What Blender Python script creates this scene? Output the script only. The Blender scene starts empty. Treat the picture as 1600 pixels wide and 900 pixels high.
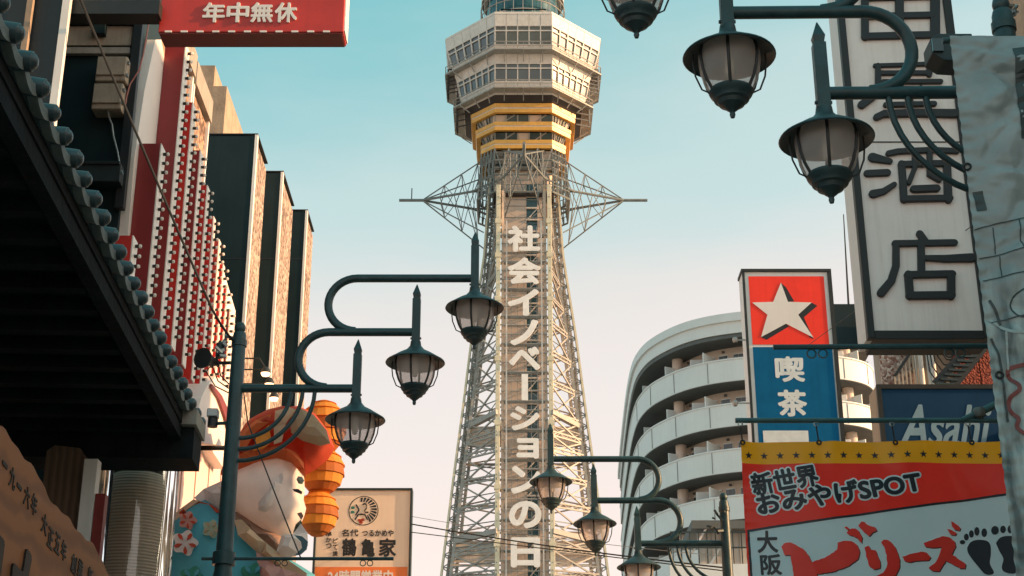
import bpy, math, random
from mathutils import Vector, Matrix
from mathutils.geometry import delaunay_2d_cdt
random.seed(7)
R = math.radians
sc = bpy.context.scene
COL = sc.collection

# ------------------------------------------------------------------ camera
FPX, PITCH, EYE = 2400.0, R(22.0), 1.6          # focal length in 1600-wide pixels, tilt, eye height
cam = bpy.data.cameras.new('camera'); cam_ob = bpy.data.objects.new('camera', cam); COL.objects.link(cam_ob)
cam.sensor_width = 36.0; cam.lens = 36.0*FPX/1600.0
cam.clip_start = 0.1; cam.clip_end = 6000
cam_ob.location = (0, 0, EYE); cam_ob.rotation_euler = (R(90)+PITCH, 0, 0)
sc.camera = cam_ob

# ------------------------------------------------------------------ sky
SUN_EL, SUN_AZ = 20.0, -7.0                      # sun from the right (+X), a little towards the viewer
w = bpy.data.worlds.new('World'); sc.world = w; w.use_nodes = True
nt = w.node_tree; nt.nodes.clear(); N = nt.nodes.new; K = nt.links.new
out = N('ShaderNodeOutputWorld'); bg = N('ShaderNodeBackground'); bg.inputs[1].default_value = 0.84
sky = N('ShaderNodeTexSky'); sky.sky_type = 'NISHITA'; sky.sun_disc = False
sky.sun_elevation = R(SUN_EL); sky.sun_rotation = R(90-SUN_AZ); sky.dust_density = 2.0
sk = N('ShaderNodeVectorMath'); sk.operation = 'SCALE'; sk.inputs['Scale'].default_value = 0.10
K(sky.outputs[0], sk.inputs[0])
tc = N('ShaderNodeTexCoord'); sep = N('ShaderNodeSeparateXYZ'); K(tc.outputs['Generated'], sep.inputs[0])
# evening sky: cream haze low down, teal higher up, a little warmer on the sun's side
ma = N('ShaderNodeMath'); ma.operation = 'MULTIPLY_ADD'; ma.inputs[1].default_value = -0.10
K(sep.outputs['X'], ma.inputs[0]); K(sep.outputs['Z'], ma.inputs[2])
cn = N('ShaderNodeTexNoise'); cn.inputs['Scale'].default_value = 2.2; cn.inputs['Detail'].default_value = 5; cn.inputs['Roughness'].default_value = .55
cm = N('ShaderNodeMapping'); cm.inputs['Scale'].default_value = (1, 1, 3.5); K(tc.outputs['Generated'], cm.inputs[0]); K(cm.outputs[0], cn.inputs['Vector'])
cadd = N('ShaderNodeMath'); cadd.operation = 'MULTIPLY_ADD'; cadd.inputs[1].default_value = -0.17; K(cn.outputs['Fac'], cadd.inputs[0]); 
off = N('ShaderNodeMath'); off.operation = 'ADD'; off.inputs[1].default_value = 0.085; K(ma.outputs[0], off.inputs[0]); K(off.outputs[0], cadd.inputs[2])
rp = N('ShaderNodeValToRGB'); K(cadd.outputs[0], rp.inputs[0])
e = rp.color_ramp; e.interpolation = 'EASE'
stops = [(0.0, (.59, .41, .28)), (.20, (.60, .42, .29)), (.33, (.55, .44, .32)), (.44, (.33, .405, .315)), (.55, (.085, .31, .26)), (1.0, (.08, .30, .26))]
e.elements[0].position, e.elements[0].color = stops[0][0], (*stops[0][1], 1)
e.elements[1].position, e.elements[1].color = stops[-1][0], (*stops[-1][1], 1)
for p_, c_ in stops[1:-1]:
    q = e.elements.new(p_); q.color = (*c_, 1)
mx = N('ShaderNodeMix'); mx.data_type = 'RGBA'; mx.blend_type = 'ADD'; mx.inputs[0].default_value = 1.0
K(rp.outputs[0], mx.inputs[6]); K(sk.outputs[0], mx.inputs[7]); K(mx.outputs[2], bg.inputs[0]); K(bg.outputs[0], out.inputs[0])

# ------------------------------------------------------------------ sun
sl = bpy.data.lights.new('sun', 'SUN'); sl.energy = 5.0; sl.angle = R(0.6); sl.color = (1.0, .57, .28)
so = bpy.data.objects.new('sun', sl); COL.objects.link(so); so.location = (60, -10, 40)
sd = Vector((math.cos(R(SUN_AZ))*math.cos(R(SUN_EL)), math.sin(R(SUN_AZ))*math.cos(R(SUN_EL)), math.sin(R(SUN_EL))))
so.rotation_euler = sd.to_track_quat('Z', 'Y').to_euler()
sc.view_settings.view_transform = 'Standard'; sc.view_settings.look = 'None'; sc.view_settings.exposure = 0.6; sc.view_settings.gamma = 1.0

# ------------------------------------------------------------------ helpers
SP, CP = math.sin(PITCH), math.cos(PITCH)
def P(px, py, Y):
    "point of the place at distance Y down the street, seen at photo pixel (px, py)"
    yc = (450-py)/FPX; t = Y/(CP-yc*SP)
    return Vector(((px-800)/FPX*t, Y, EYE+t*(SP+yc*CP)))
def PX(px, py, X):
    "the same on a plane of constant X"
    yc = (450-py)/FPX; t = X/((px-800)/FPX)
    return Vector((X, t*(CP-yc*SP), EYE+t*(SP+yc*CP)))

def mat(name, rgb, rough=.6, metal=0.0, var=.12, scale=6.0, bump=0.0, bscale=None, dirt=0.0, coat=0.0, emit=0.0, spec=.5, streak=0.0):
    m = bpy.data.materials.new(name); m.use_nodes = True
    n = m.node_tree.nodes; l = m.node_tree.links; b = n['Principled BSDF']
    b.inputs['Roughness'].default_value = rough; b.inputs['Metallic'].default_value = metal
    b.inputs['Specular IOR Level'].default_value = spec
    if coat: b.inputs['Coat Weight'].default_value = coat; b.inputs['Coat Roughness'].default_value = .12
    tcn = n.new('ShaderNodeTexCoord')
    nz = n.new('ShaderNodeTexNoise'); nz.inputs['Scale'].default_value = scale; nz.inputs['Detail'].default_value = 6; nz.inputs['Roughness'].default_value = .6
    l.new(tcn.outputs['Object'], nz.inputs['Vector'])
    r1 = n.new('ShaderNodeValToRGB'); r1.color_ramp.elements[0].position = .3; r1.color_ramp.elements[1].position = .72
    lo = tuple(max(0, c*(1-var)) for c in rgb); hi = tuple(min(1, c*(1+var*.7)) for c in rgb)
    r1.color_ramp.elements[0].color = (*lo, 1); r1.color_ramp.elements[1].color = (*hi, 1)
    l.new(nz.outputs['Fac'], r1.inputs[0]); colr = r1.outputs[0]
    if dirt or streak:
        n2 = n.new('ShaderNodeTexNoise'); n2.inputs['Detail'].default_value = 8; n2.inputs['Roughness'].default_value = .7
        mp = n.new('ShaderNodeMapping'); l.new(tcn.outputs['Object'], mp.inputs[0]); l.new(mp.outputs[0], n2.inputs['Vector'])
        n2.inputs['Scale'].default_value = 1.7
        if streak: mp.inputs['Scale'].default_value = (7, 7, .35)
        r2 = n.new('ShaderNodeValToRGB'); r2.color_ramp.elements[0].position = .46; r2.color_ramp.elements[1].position = .75
        l.new(n2.outputs['Fac'], r2.inputs[0])
        mm = n.new('ShaderNodeMix'); mm.data_type = 'RGBA'
        sm = n.new('ShaderNodeMath'); sm.operation = 'MULTIPLY'; sm.inputs[1].default_value = dirt or streak
        l.new(r2.outputs[0], sm.inputs[0]); l.new(sm.outputs[0], mm.inputs[0]); l.new(colr, mm.inputs[6])
        mm.inputs[7].default_value = (rgb[0]*.42, rgb[1]*.36, rgb[2]*.30, 1); colr = mm.outputs[2]
    l.new(colr, b.inputs['Base Color'])
    rr = n.new('ShaderNodeMapRange'); rr.inputs[3].default_value = max(.03, rough-.09); rr.inputs[4].default_value = min(1, rough+.12)
    l.new(nz.outputs['Fac'], rr.inputs[0]); l.new(rr.outputs[0], b.inputs['Roughness'])
    if bump:
        nb = n.new('ShaderNodeTexNoise'); nb.inputs['Scale'].default_value = bscale or scale*6; nb.inputs['Detail'].default_value = 5
        l.new(tcn.outputs['Object'], nb.inputs['Vector'])
        bp = n.new('ShaderNodeBump'); bp.inputs['Strength'].default_value = bump; bp.inputs['Distance'].default_value = .02
        l.new(nb.outputs['Fac'], bp.inputs['Height']); l.new(bp.outputs[0], b.inputs['Normal'])
    if emit:
        b.inputs['Emission Color'].default_value = (*rgb, 1); b.inputs['Emission Strength'].default_value = emit
    return m

def thin(m, amt, tint=1.0):
    "let part of the light through (cloth, vinyl, paper)"
    n = m.node_tree.nodes; l = m.node_tree.links; b = n['Principled BSDF']; tr = n.new('ShaderNodeBsdfTranslucent'); ms = n.new('ShaderNodeMixShader'); ms.inputs[0].default_value = amt
    l.new(b.inputs['Base Color'].links[0].from_socket, tr.inputs[0]); l.new(b.outputs[0], ms.inputs[1]); l.new(tr.outputs[0], ms.inputs[2]); l.new(ms.outputs[0], n['Material Output'].inputs[0]); return m

def pebble(name, c1, c2, scale=14.0):
    "pebble-dash panel: coloured chips with relief"
    m = mat(name, c1, .85, bump=0)
    n = m.node_tree.nodes; l = m.node_tree.links; b = n['Principled BSDF']
    tcn = [q for q in n if q.type == 'TEX_COORD'][0]
    v = n.new('ShaderNodeTexVoronoi'); v.inputs['Scale'].default_value = scale; l.new(tcn.outputs['Object'], v.inputs['Vector'])
    r = n.new('ShaderNodeValToRGB'); sx = n.new('ShaderNodeSeparateColor'); l.new(v.outputs['Color'], sx.inputs[0]); l.new(sx.outputs[0], r.inputs[0])
    r.color_ramp.elements[0].color = (*c2, 1); r.color_ramp.elements[1].color = (*c1, 1)
    q = r.color_ramp.elements.new(.5); q.color = tuple(.5*(a+b_) for a, b_ in zip(c1, c2))+(1,)
    nz = [q for q in n if q.type == 'TEX_NOISE'][0]; nz.inputs['Scale'].default_value = .9
    mm = n.new('ShaderNodeMix'); mm.data_type = 'RGBA'; mm.blend_type = 'MULTIPLY'; mm.inputs[0].default_value = .55
    r3 = n.new('ShaderNodeValToRGB'); r3.color_ramp.elements[0].position = .35; r3.color_ramp.elements[1].position = .62; r3.color_ramp.elements[0].color = (.38, .34, .31, 1)
    l.new(nz.outputs['Fac'], r3.inputs[0]); l.new(r.outputs[0], mm.inputs[6]); l.new(r3.outputs[0], mm.inputs[7]); l.new(mm.outputs[2], b.inputs['Base Color'])
    bp = n.new('ShaderNodeBump'); bp.inputs['Strength'].default_value = .7; bp.inputs['Distance'].default_value = .04; bp.invert = True
    l.new(v.outputs['Distance'], bp.inputs['Height']); l.new(bp.outputs[0], b.inputs['Normal'])
    return m

def banded(name, c1, c2, scale, direction='Z', rough=.6, distort=0.0, detail=2.0, bump=.15):
    "wave-banded material (wood grain, ribbed paper, corrugation)"
    m = mat(name, c1, rough); n = m.node_tree.nodes; l = m.node_tree.links; b = n['Principled BSDF']
    tcn = [q for q in n if q.type == 'TEX_COORD'][0]
    wv = n.new('ShaderNodeTexWave'); wv.bands_direction = direction; wv.inputs['Scale'].default_value = scale
    wv.inputs['Distortion'].default_value = distort; wv.inputs['Detail'].default_value = detail; wv.inputs['Detail Scale'].default_value = 1.2
    l.new(tcn.outputs['Object'], wv.inputs['Vector'])
    r = n.new('ShaderNodeValToRGB'); r.color_ramp.elements[0].color = (*c2, 1); r.color_ramp.elements[1].color = (*c1, 1); r.color_ramp.elements[1].position = .7
    nz = [q for q in n if q.type == 'TEX_NOISE'][0]; nz.inputs['Scale'].default_value = 3.0
    mm = n.new('ShaderNodeMix'); mm.data_type = 'RGBA'; mm.inputs[0].default_value = .35
    rmp = [q for q in n if q.type == 'VALTORGB' and q != r][0]
    l.new(wv.outputs['Fac'], r.inputs[0]); l.new(r.outputs[0], mm.inputs[6]); l.new(rmp.outputs[0], mm.inputs[7]); l.new(mm.outputs[2], b.inputs['Base Color'])
    bp = n.new('ShaderNodeBump'); bp.inputs['Strength'].default_value = bump; bp.inputs['Distance'].default_value = .02
    l.new(wv.outputs['Fac'], bp.inputs['Height']); l.new(bp.outputs[0], b.inputs['Normal'])
    return m

def wloc(o):
    v = Vector((0, 0, 0))
    while o: v = v+o.location; o = o.parent
    return v

class MB:
    def __init__(s): s.v = []; s.f = []
    def add(s, vs, fs):
        k = len(s.v); s.v += [tuple(p) for p in vs]; s.f += [tuple(i+k for i in q) for q in fs]; return s
    def box(s, x0, x1, y0, y1, z0, z1):
        return s.add([(x0,y0,z0),(x1,y0,z0),(x1,y1,z0),(x0,y1,z0),(x0,y0,z1),(x1,y0,z1),(x1,y1,z1),(x0,y1,z1)],
                     [(0,3,2,1),(4,5,6,7),(0,1,5,4),(1,2,6,5),(2,3,7,6),(3,0,4,7)])
    def beam(s, p, q, w, h=None, up=(0,0,1)):
        p = Vector(p); q = Vector(q); h = h or w; d = (q-p)
        if d.length < 1e-6: return s
        d.normalize(); u = Vector(up)
        if abs(d.dot(u)) > .97: u = Vector((0,1,0))
        a = d.cross(u).normalized(); b = a.cross(d).normalized(); a *= w/2; b *= h/2
        vs = [p-a-b, p+a-b, p+a+b, p-a+b, q-a-b, q+a-b, q+a+b, q-a+b]
        return s.add(vs, [(0,1,2,3),(7,6,5,4),(0,4,5,1),(1,5,6,2),(2,6,7,3),(3,7,4,0)])
    def tube(s, path, r, n=10, caps=True):
        path = [Vector(p) for p in path]; rs = r if isinstance(r, (list, tuple)) else [r]*len(path)
        d0 = (path[1]-path[0]).normalized(); u = Vector((0,0,1)) if abs(d0.z) < .9 else Vector((0,1,0))
        a = d0.cross(u).normalized(); vs = []; m = len(path)
        for i, p in enumerate(path):
            d = (path[min(i+1,m-1)]-path[max(i-1,0)]).normalized()
            a = (a-d*a.dot(d)).normalized(); b = d.cross(a)
            for k in range(n):
                t = 2*math.pi*k/n; vs.append(p+(a*math.cos(t)+b*math.sin(t))*rs[i])
        fs = [(i*n+k, i*n+(k+1)%n, (i+1)*n+(k+1)%n, (i+1)*n+k) for i in range(m-1) for k in range(n)]
        if caps: fs += [tuple(reversed(range(n))), tuple(range((m-1)*n, m*n))]
        return s.add(vs, fs)
    def lathe(s, prof, c=(0,0,0), n=24, a0=0.0, caps=False):
        vs = []; m = len(prof)
        for r, z in prof:
            for k in range(n):
                t = a0+2*math.pi*k/n; vs.append((c[0]+r*math.cos(t), c[1]+r*math.sin(t), c[2]+z))
        fs = [(i*n+k, i*n+(k+1)%n, (i+1)*n+(k+1)%n, (i+1)*n+k) for i in range(m-1) for k in range(n)]
        if caps: fs += [tuple(reversed(range(n))), tuple(range((m-1)*n, m*n))]
        return s.add(vs, fs)
    def prism(s, poly, fn, t0, t1):
        "poly of (u, v); fn(u, v, t) -> point; solid between t0 and t1"
        n = len(poly)
        vs = [fn(u, v, t0) for u, v in poly]+[fn(u, v, t1) for u, v in poly]
        return s.add(vs, [tuple(range(n)), tuple(reversed(range(n, 2*n)))]+[(i, i+n, (i+1)%n+n, (i+1)%n) for i in range(n)])
    def quad(s, q, u0, u1, v0, v1, t0, t1):
        "slab on quad q=(bl, br, tr, tl), between offsets t0..t1 along its normal"
        bl, br, tr, tl = [Vector(p) for p in q]
        nn = (br-bl).cross(tl-bl).normalized()
        def pt(u, v, t): return bl.lerp(br, u).lerp(tl.lerp(tr, u), v)+nn*t
        vs = [pt(u0,v0,t0),pt(u1,v0,t0),pt(u1,v1,t0),pt(u0,v1,t0),pt(u0,v0,t1),pt(u1,v0,t1),pt(u1,v1,t1),pt(u0,v1,t1)]
        return s.add(vs, [(0,3,2,1),(4,5,6,7),(0,1,5,4),(1,2,6,5),(2,3,7,6),(3,0,4,7)])
    def build(s, name, m, parent=None, smooth=False, bevel=0.0, kind=None, local=False):
        me = bpy.data.meshes.new(name)
        o_ = Vector((0,0,0)) if local or parent is None else wloc(parent)
        me.from_pydata([(p[0]-o_.x, p[1]-o_.y, p[2]-o_.z) for p in s.v], [], s.f); me.update()
        if smooth: me.shade_smooth(); me.set_sharp_from_angle(angle=R(38))
        me.materials.append(m)
        o = bpy.data.objects.new(name, me); COL.objects.link(o)
        if parent: o.parent = parent
        if bevel:
            b = o.modifiers.new('bevel', 'BEVEL'); b.width = bevel; b.segments = 2; b.limit_method = 'ANGLE'
        if kind: o['kind'] = kind
        return o

def tag(o, label, cat, group=None):
    o['label'] = label; o['category'] = cat
    if group: o['group'] = group
    return o
def thing(name, label, cat, loc=(0,0,0), group=None):
    o = bpy.data.objects.new(name, None); COL.objects.link(o); o.location = loc; o.empty_display_size = .2
    return tag(o, label, cat, group)
def struct(o): o['kind'] = 'structure'; return o
def copy_tree(o, parent=None):
    c = o.copy(); COL.objects.link(c); c.parent = parent
    for ch in list(o.children): copy_tree(ch, c)
    return c
def bx(name, m, parent, x0, x1, y0, y1, z0, z1, bevel=0.0):
    return MB().box(x0,x1,y0,y1,z0,z1).build(name, m, parent, bevel=bevel)

# ---- lettering: real glyph outlines as solid shapes
_g = {}
def glyph(body, bold=0.0, shear=0.0):
    key = (body, bold, shear)
    if key not in _g:
        cu = bpy.data.curves.new('t', 'FONT'); cu.body = body; cu.size = 1; cu.extrude = .5; cu.offset = bold; cu.shear = shear; cu.resolution_u = 4
        ob = bpy.data.objects.new('t', cu); COL.objects.link(ob); bpy.context.view_layer.update()
        me = bpy.data.meshes.new_from_object(ob.evaluated_get(bpy.context.evaluated_depsgraph_get()))
        _g[key] = ([tuple(v.co) for v in me.vertices], [tuple(p.vertices) for p in me.polygons])
        bpy.data.objects.remove(ob); bpy.data.curves.remove(cu); bpy.data.meshes.remove(me)
    return _g[key]
def text(mb, body, fn, box, bold=0.0, shear=0.0, ref=None):
    "fit the glyphs of body into box=(u0,v0,u1,v1); fn(u,v,t) with t in -.5...5; bold strokes are built up from shifted outlines"
    vs, fs = glyph(body, 0.0, shear)
    rb = ref[1] if ref else bold
    x0 = min(p[0] for p in vs)-rb; x1 = max(p[0] for p in vs)+rb; y0 = min(p[1] for p in vs)-rb; y1 = max(p[1] for p in vs)+rb
    u0, v0, u1, v1 = box
    nd = 0 if bold <= 0 else (8 if bold < .05 else 14)
    for k in range(nd+1):
        dx, dy = (0, 0) if k == nd else (bold*math.cos(2*math.pi*k/nd), bold*math.sin(2*math.pi*k/nd))
        mb.add([fn(u0+(p[0]+dx-x0)/(x1-x0)*(u1-u0), v0+(p[1]+dy-y0)/(y1-y0)*(v1-v0), p[2]*(1-.012*k)) for p in vs], fs)
    return mb
def brushed(mb, pts, ws, fn, t0, t1):
    "one round-ended brush stroke through pts with widths ws"
    P_ = [Vector(p) for p in pts]; n = len(P_); W_ = list(ws) if isinstance(ws, (list, tuple)) else [ws]*n
    if len(W_) == 2 and n > 2: W_ = [W_[0]+(W_[1]-W_[0])*i/(n-1) for i in range(n)]
    lf, rt = [], []
    for i in range(n):
        d = (P_[min(i+1, n-1)]-P_[max(i-1, 0)]).normalized(); nn = Vector((-d.y, d.x))*W_[i]/2; lf.append(P_[i]+nn); rt.append(P_[i]-nn)
    d0 = (P_[1]-P_[0]).normalized(); d1 = (P_[-1]-P_[-2]).normalized(); out_ = list(lf)
    for k in range(1, 6): a = math.pi/2-math.pi*k/6; out_.append(P_[-1]+(d1*math.cos(a)+Vector((-d1.y, d1.x))*math.sin(a))*W_[-1]/2)
    out_ += list(reversed(rt))
    for k in range(1, 6): a = -math.pi/2-math.pi*k/6; out_.append(P_[0]+(d0*math.cos(a)+Vector((-d0.y, d0.x))*math.sin(a))*W_[0]/2)
    return mb.prism([(q.x, q.y) for q in reversed(out_)], fn, t0, t1)
def face(Y, thick):
    "sign face looking at the viewer: u = x, v = z"
    return lambda u, v, t: (u, Y-thick*(.5+t), v)
def pbox(px0, py0, px1, py1, Y):
    "pixel rectangle (top-left, bottom-right) to (u0,v0,u1,v1) on the plane Y"
    a = P(px0, py1, Y); b = P(px1, py0, Y); m = .5*(py0+py1)
    return (P(px0, m, Y).x, a.z, P(px1, m, Y).x, b.z)

# ------------------------------------------------------------------ materials
M = {}
M['post'] = mat('teal_paint', (.022, .062, .072), .42, .0, .35, 11, bump=.10, dirt=.7, spec=.45)
M['hat'] = mat('lamp_hat_paint', (.028, .056, .063), .45, .0, .35, 12, bump=.10, dirt=.7)
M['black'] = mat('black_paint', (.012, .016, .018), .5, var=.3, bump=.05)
M['ink'] = mat('black_lettering', (.010, .013, .016), .45, var=.2)
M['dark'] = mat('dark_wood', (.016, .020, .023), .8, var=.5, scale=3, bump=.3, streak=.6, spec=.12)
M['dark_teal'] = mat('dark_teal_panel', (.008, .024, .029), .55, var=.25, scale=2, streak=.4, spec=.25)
M['steel'] = mat('dark_steel', (.03, .05, .055), .5, .3, .3, 4, bump=.1, dirt=.4)
M['white'] = mat('white_paint', (.82, .79, .76), .55, var=.07, scale=3, bump=.03, streak=.18)
M['cream'] = mat('cream_board', (.86, .70, .55), .5, var=.05, scale=2, streak=.12)
M['red'] = mat('red_paint', (.55, .035, .025), .42, var=.15, scale=4, streak=.2)
M['dark_red'] = mat('dark_red_paint', (.22, .025, .022), .5, var=.2, scale=4)
M['orange'] = mat('orange_vinyl', (.85, .22, .05), .45, var=.08, scale=3)
M['concrete'] = mat('concrete', (.34, .30, .26), .85, var=.2, scale=3, bump=.25, streak=.5)
M['brown_wall'] = mat('brown_render', (.40, .30, .22), .85, var=.25, scale=3, bump=.25, streak=.4)
M['asphalt'] = mat('asphalt', (.06, .06, .058), .9, var=.3, scale=9, bump=.3)
M['paving'] = mat('paving', (.36, .33, .30), .85, var=.2, scale=5, bump=.25)
M['cable'] = mat('cable_rubber', (.012, .014, .015), .6)
M['galv'] = mat('galvanised_steel', (.36, .38, .38), .4, .7, .2, 8)
M['rust'] = mat('rusty_steel', (.16, .17, .16), .55, .2, .5, 14, bump=.2, dirt=.7)
# ================================================================== THE SETTING
g = MB().box(-1500, 1500, -1500, 3000, -.5, 0); M['city'] = mat('city_ground', (.28, .26, .24), .9, var=.3, scale=.05); struct(g.build('ground', M['city']))
struct(MB().box(-26, 26, -70, -1.5, 0, .012).build('bounce_paving', M['paving']))  # unseen pale paving added behind the viewer to bounce sunlight onto the fronts
struct(MB().box(-2.3, 2.6, -1.5, 140, 0, .008).build('road', M['paving']))
struct(MB().box(-4.0, -2.3, -1.5, 140, 0.0, .13).build('pavement', M['paving']))
struct(MB().box(2.6, 4.2, -1.5, 140, 0.0, .13).build('pavement', M['paving']))

# ================================================================== OBSERVATION TOWER
M['t_wall'] = mat('tower_panel', (.74, .68, .63), .5, var=.12, scale=.8, streak=.5)
M['t_steel'] = mat('tower_steel', (.36, .345, .32), .5, .0, .2, 1.5, dirt=.35)
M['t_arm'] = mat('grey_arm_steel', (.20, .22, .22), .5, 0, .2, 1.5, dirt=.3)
M['t_cream'] = mat('tower_cream_steel', (.72, .65, .48), .5, .05, .12, 1.5, dirt=.25)
M['t_gold'] = mat('tower_gold', (.80, .42, .08), .4, .0, .15, 1.2, streak=.4)
M['t_glass'] = mat('tower_glass', (.030, .060, .066), .05, 0, .6, .5, spec=1.0)
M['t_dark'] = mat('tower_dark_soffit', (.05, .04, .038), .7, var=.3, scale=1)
M['t_panel'] = mat('lift_shaft_panel', (.64, .52, .44), .6, var=.08, scale=.6, streak=.25)
M['t_teal'] = mat('shaft_glazing', (.03, .10, .12), .15, 0, .4, 1.0, spec=.8)
M['t_letter'] = mat('white_sign_letter', (.90, .87, .85), .5, var=.10, scale=1.5, streak=.2)
TX, TY = 1.27, 157.0
tw = thing('observation_tower', 'tall steel lattice tower with octagonal observation deck and gold bands, vertical white lettering', 'tower', (TX, TY, 0))
def tz(py, d): return P(819, py, TY-d).z            # height seen at py on a face d metres in front of the tower's axis
A0 = 3.2
def octo(c, z, a=A0):
    h = a+c
    return [Vector((TX+x, TY+y, z)) for x, y in ((-a,-h),(a,-h),(h,-a),(h,a),(a,h),(-a,h),(-h,a),(-h,-a))]
def oquad(i, c0, z0, c1, z1, a0=A0, a1=A0):
    lo = octo(c0, z0, a0); hi = octo(c1, z1, a1); j = (i+1) % 8
    return (lo[i], lo[j], hi[j], hi[i])
NF = {0: 5, 1: 6, 7: 6}
Z22 = tz(22, 8.95); Z38 = tz(39, 8.8); Z69 = tz(70, 8.3); Z80 = tz(81, 8.1); Z97 = tz(96, 7.9); Z126 = tz(127, 7.3); Z148 = tz(148, 6.7)
def wall_band(c0, z0, c1, z1):
    for i in range(8):
        q = oquad(i, c0, z0, c1, z1); n = NF.get(i, 1)
        for k in range(n):
            g = .0022 if n > 1 else 0
            MB().quad(q, k/n+g, (k+1)/n-g, 0, 1, -.3, random.uniform(-.012, .012)).build('wall_panel', M['t_wall'], tw)
def window_band(c0, z0, c1, z1):
    for i in range(8):
        q = oquad(i, c0, z0, c1, z1); n = NF.get(i, 4)
        for k in range(n):
            u0, u1 = k/n, (k+1)/n; m = .009
            f = MB()
            f.quad(q, u0, u0+m, 0, 1, -.25, .05).quad(q, u1-m, u1, 0, 1, -.25, .05)
            f.quad(q, u0+m, u1-m, 0, .05, -.25, .04).quad(q, u0+m, u1-m, .95, 1, -.25, .04).quad(q, u0+m, u1-m, .70, .76, -.25, .03)
            fo = f.build('window', M['t_wall'], tw)
            MB().quad(q, u0+m, u1-m, .05, .70, -.22, -.12).build('pane', M['t_glass'], fo)
            MB().quad(q, u0+m, u1-m, .76, .95, -.22, -.12).build('pane', M['t_glass'], fo)
def walkway(c, z, cin):
    fl = MB()
    for i in range(8):
        o_, n_ = octo(c, z), octo(cin, z); j = (i+1) % 8
        up = Vector((0,0,.16))
        fl.add([n_[i], n_[j], o_[j], o_[i], n_[i]+up, n_[j]+up, o_[j]+up, o_[i]+up], [(0,1,2,3),(7,6,5,4),(3,2,6,7),(0,4,5,1),(0,3,7,4),(1,5,6,2)])
    fl.build('walkway', M['t_steel'], tw)
    rl = MB()
    for hh in (.42, .85):
        o_ = octo(c-.06, z+.16+hh); rl.tube(o_+[o_[0]], .055 if hh > .6 else .025, 6)
    for i in range(8):
        o_ = octo(c-.06, z+.16); hi = octo(c-.06, z+1.01); j = (i+1) % 8
        for k in range(6): rl.beam(o_[i].lerp(o_[j], k/6), hi[i].lerp(hi[j], k/6), .035)
        n_ = octo(cin-.1, z-.9); oo = octo(c, z)
        for k in range(1, 6, 2): rl.beam(oo[i].lerp(oo[j], k/6), n_[i].lerp(n_[j], k/6), .10)
    rl.build('railing', M['t_steel'], tw)
wall_band(5.55, Z38, 5.75, Z22)
window_band(5.0, Z69, 5.55, Z38)
wall_band(4.35, Z97, 5.0, Z69)
window_band(3.95, Z126, 4.35, Z97)
wall_band(3.5, Z148, 3.95, Z126)
walkway(5.75, Z80-.15, 4.7); walkway(4.75, Z126-1.15, 3.5)
top = MB(); o1 = octo(5.78, Z22+.02); o2 = octo(5.78, Z22+.3); top.add(o1+o2, [tuple(reversed(range(8))), tuple(range(8,16))]+[(i, (i+1)%8, (i+1)%8+8, i+8) for i in range(8)]); top.build('roof', M['t_wall'], tw)
def oct_solid(name, c0, z0, c1, z1, m, a=A0):
    o1 = octo(c0, z0, a); o2 = octo(c1, z1, a)
    return MB().add(o1+o2, [tuple(reversed(range(8))), tuple(range(8,16))]+[(i, (i+1)%8, (i+1)%8+8, i+8) for i in range(8)]).build(name, m, tw)
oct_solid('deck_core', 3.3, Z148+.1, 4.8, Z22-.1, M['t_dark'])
# soffit and the three gold bands
G = [(tz(161, 6.0), tz(175, 5.9), 2.75), (tz(190, 5.4), tz(203, 5.3), 2.2), (tz(218, 4.85), tz(231, 4.75), 1.6)]
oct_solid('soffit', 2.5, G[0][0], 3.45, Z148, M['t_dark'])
for k, (zt_, zb_, c) in enumerate(G):
    for i in range(8):
        q = oquad(i, c-.12, zb_, c, zt_); h = MB()
        h.quad(q, 0, 1, 0, .42, -.5, 0).quad(q, 0, 1, .58, 1, -.5, 0); h.build('gold_band', M['t_gold'], tw)
        MB().quad(q, 0, 1, .42, .58, -.5, -.06).build('light_strip', M['t_wall'], tw)
    zn = G[k+1][0] if k < 2 else tz(262, 4.2); cn_ = (G[k+1][2] if k < 2 else 1.0)
    for i in range(8):
        q = oquad(i, cn_-.65, zn, c-.75, zb_); n = NF.get(i, 1)
        for j in range(n):
            MB().quad(q, j/n+.01, (j+1)/n-.01, .02, .98, -.2, 0).build('recess_pane', M['t_glass'] if (i+j+k) % 3 else M['t_panel'], tw)
        fr = MB()
        for j in range(n): fr.quad(q, max(0, j/n-.012), j/n+.012, 0, 1, -.2, .12)
        if n == 1: fr.quad(q, .45, .55, 0, 1, -.2, .12)
        fr.build('recess_frame', M['t_steel'], tw, kind='stuff')
        for s in (0, 1):
            bl, br, tr, tl = q; MB().beam(bl.lerp(br, .1+.55*s), tl.lerp(tr, .35+.55*s), .12).build('recess_brace', M['t_steel'], tw)
# side service frames hanging below the walkways
for sx in (-1, 1):
    for (xa, z1_, z0_) in ((8.6, Z69-.2, tz(160, 1)), (7.5, tz(158, 1), tz(212, 1))):
        sf = MB(); X0 = TX+sx*xa
        for yy in (-3.1, -2.0, -1.0): sf.beam((X0, TY+yy, z0_+.4), (X0, TY+yy, z1_), .14)
        for k in range(7):
            zz = z0_+(z1_-z0_)*k/6; sf.beam((X0, TY-3.1, zz+.1), (X0, TY-1.0, zz+.1), .10); sf.beam((X0, TY-3.1, zz), (X0-sx*1.5, TY-3.1, zz+.35), .12)
        sf.box(X0-.1, X0+.1, TY-3.0, TY-1.1, z0_+.3, z1_-.2)
        sf.build('service_frame', M['t_dark'] if sx < 0 else M['t_steel'], tw)
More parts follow.
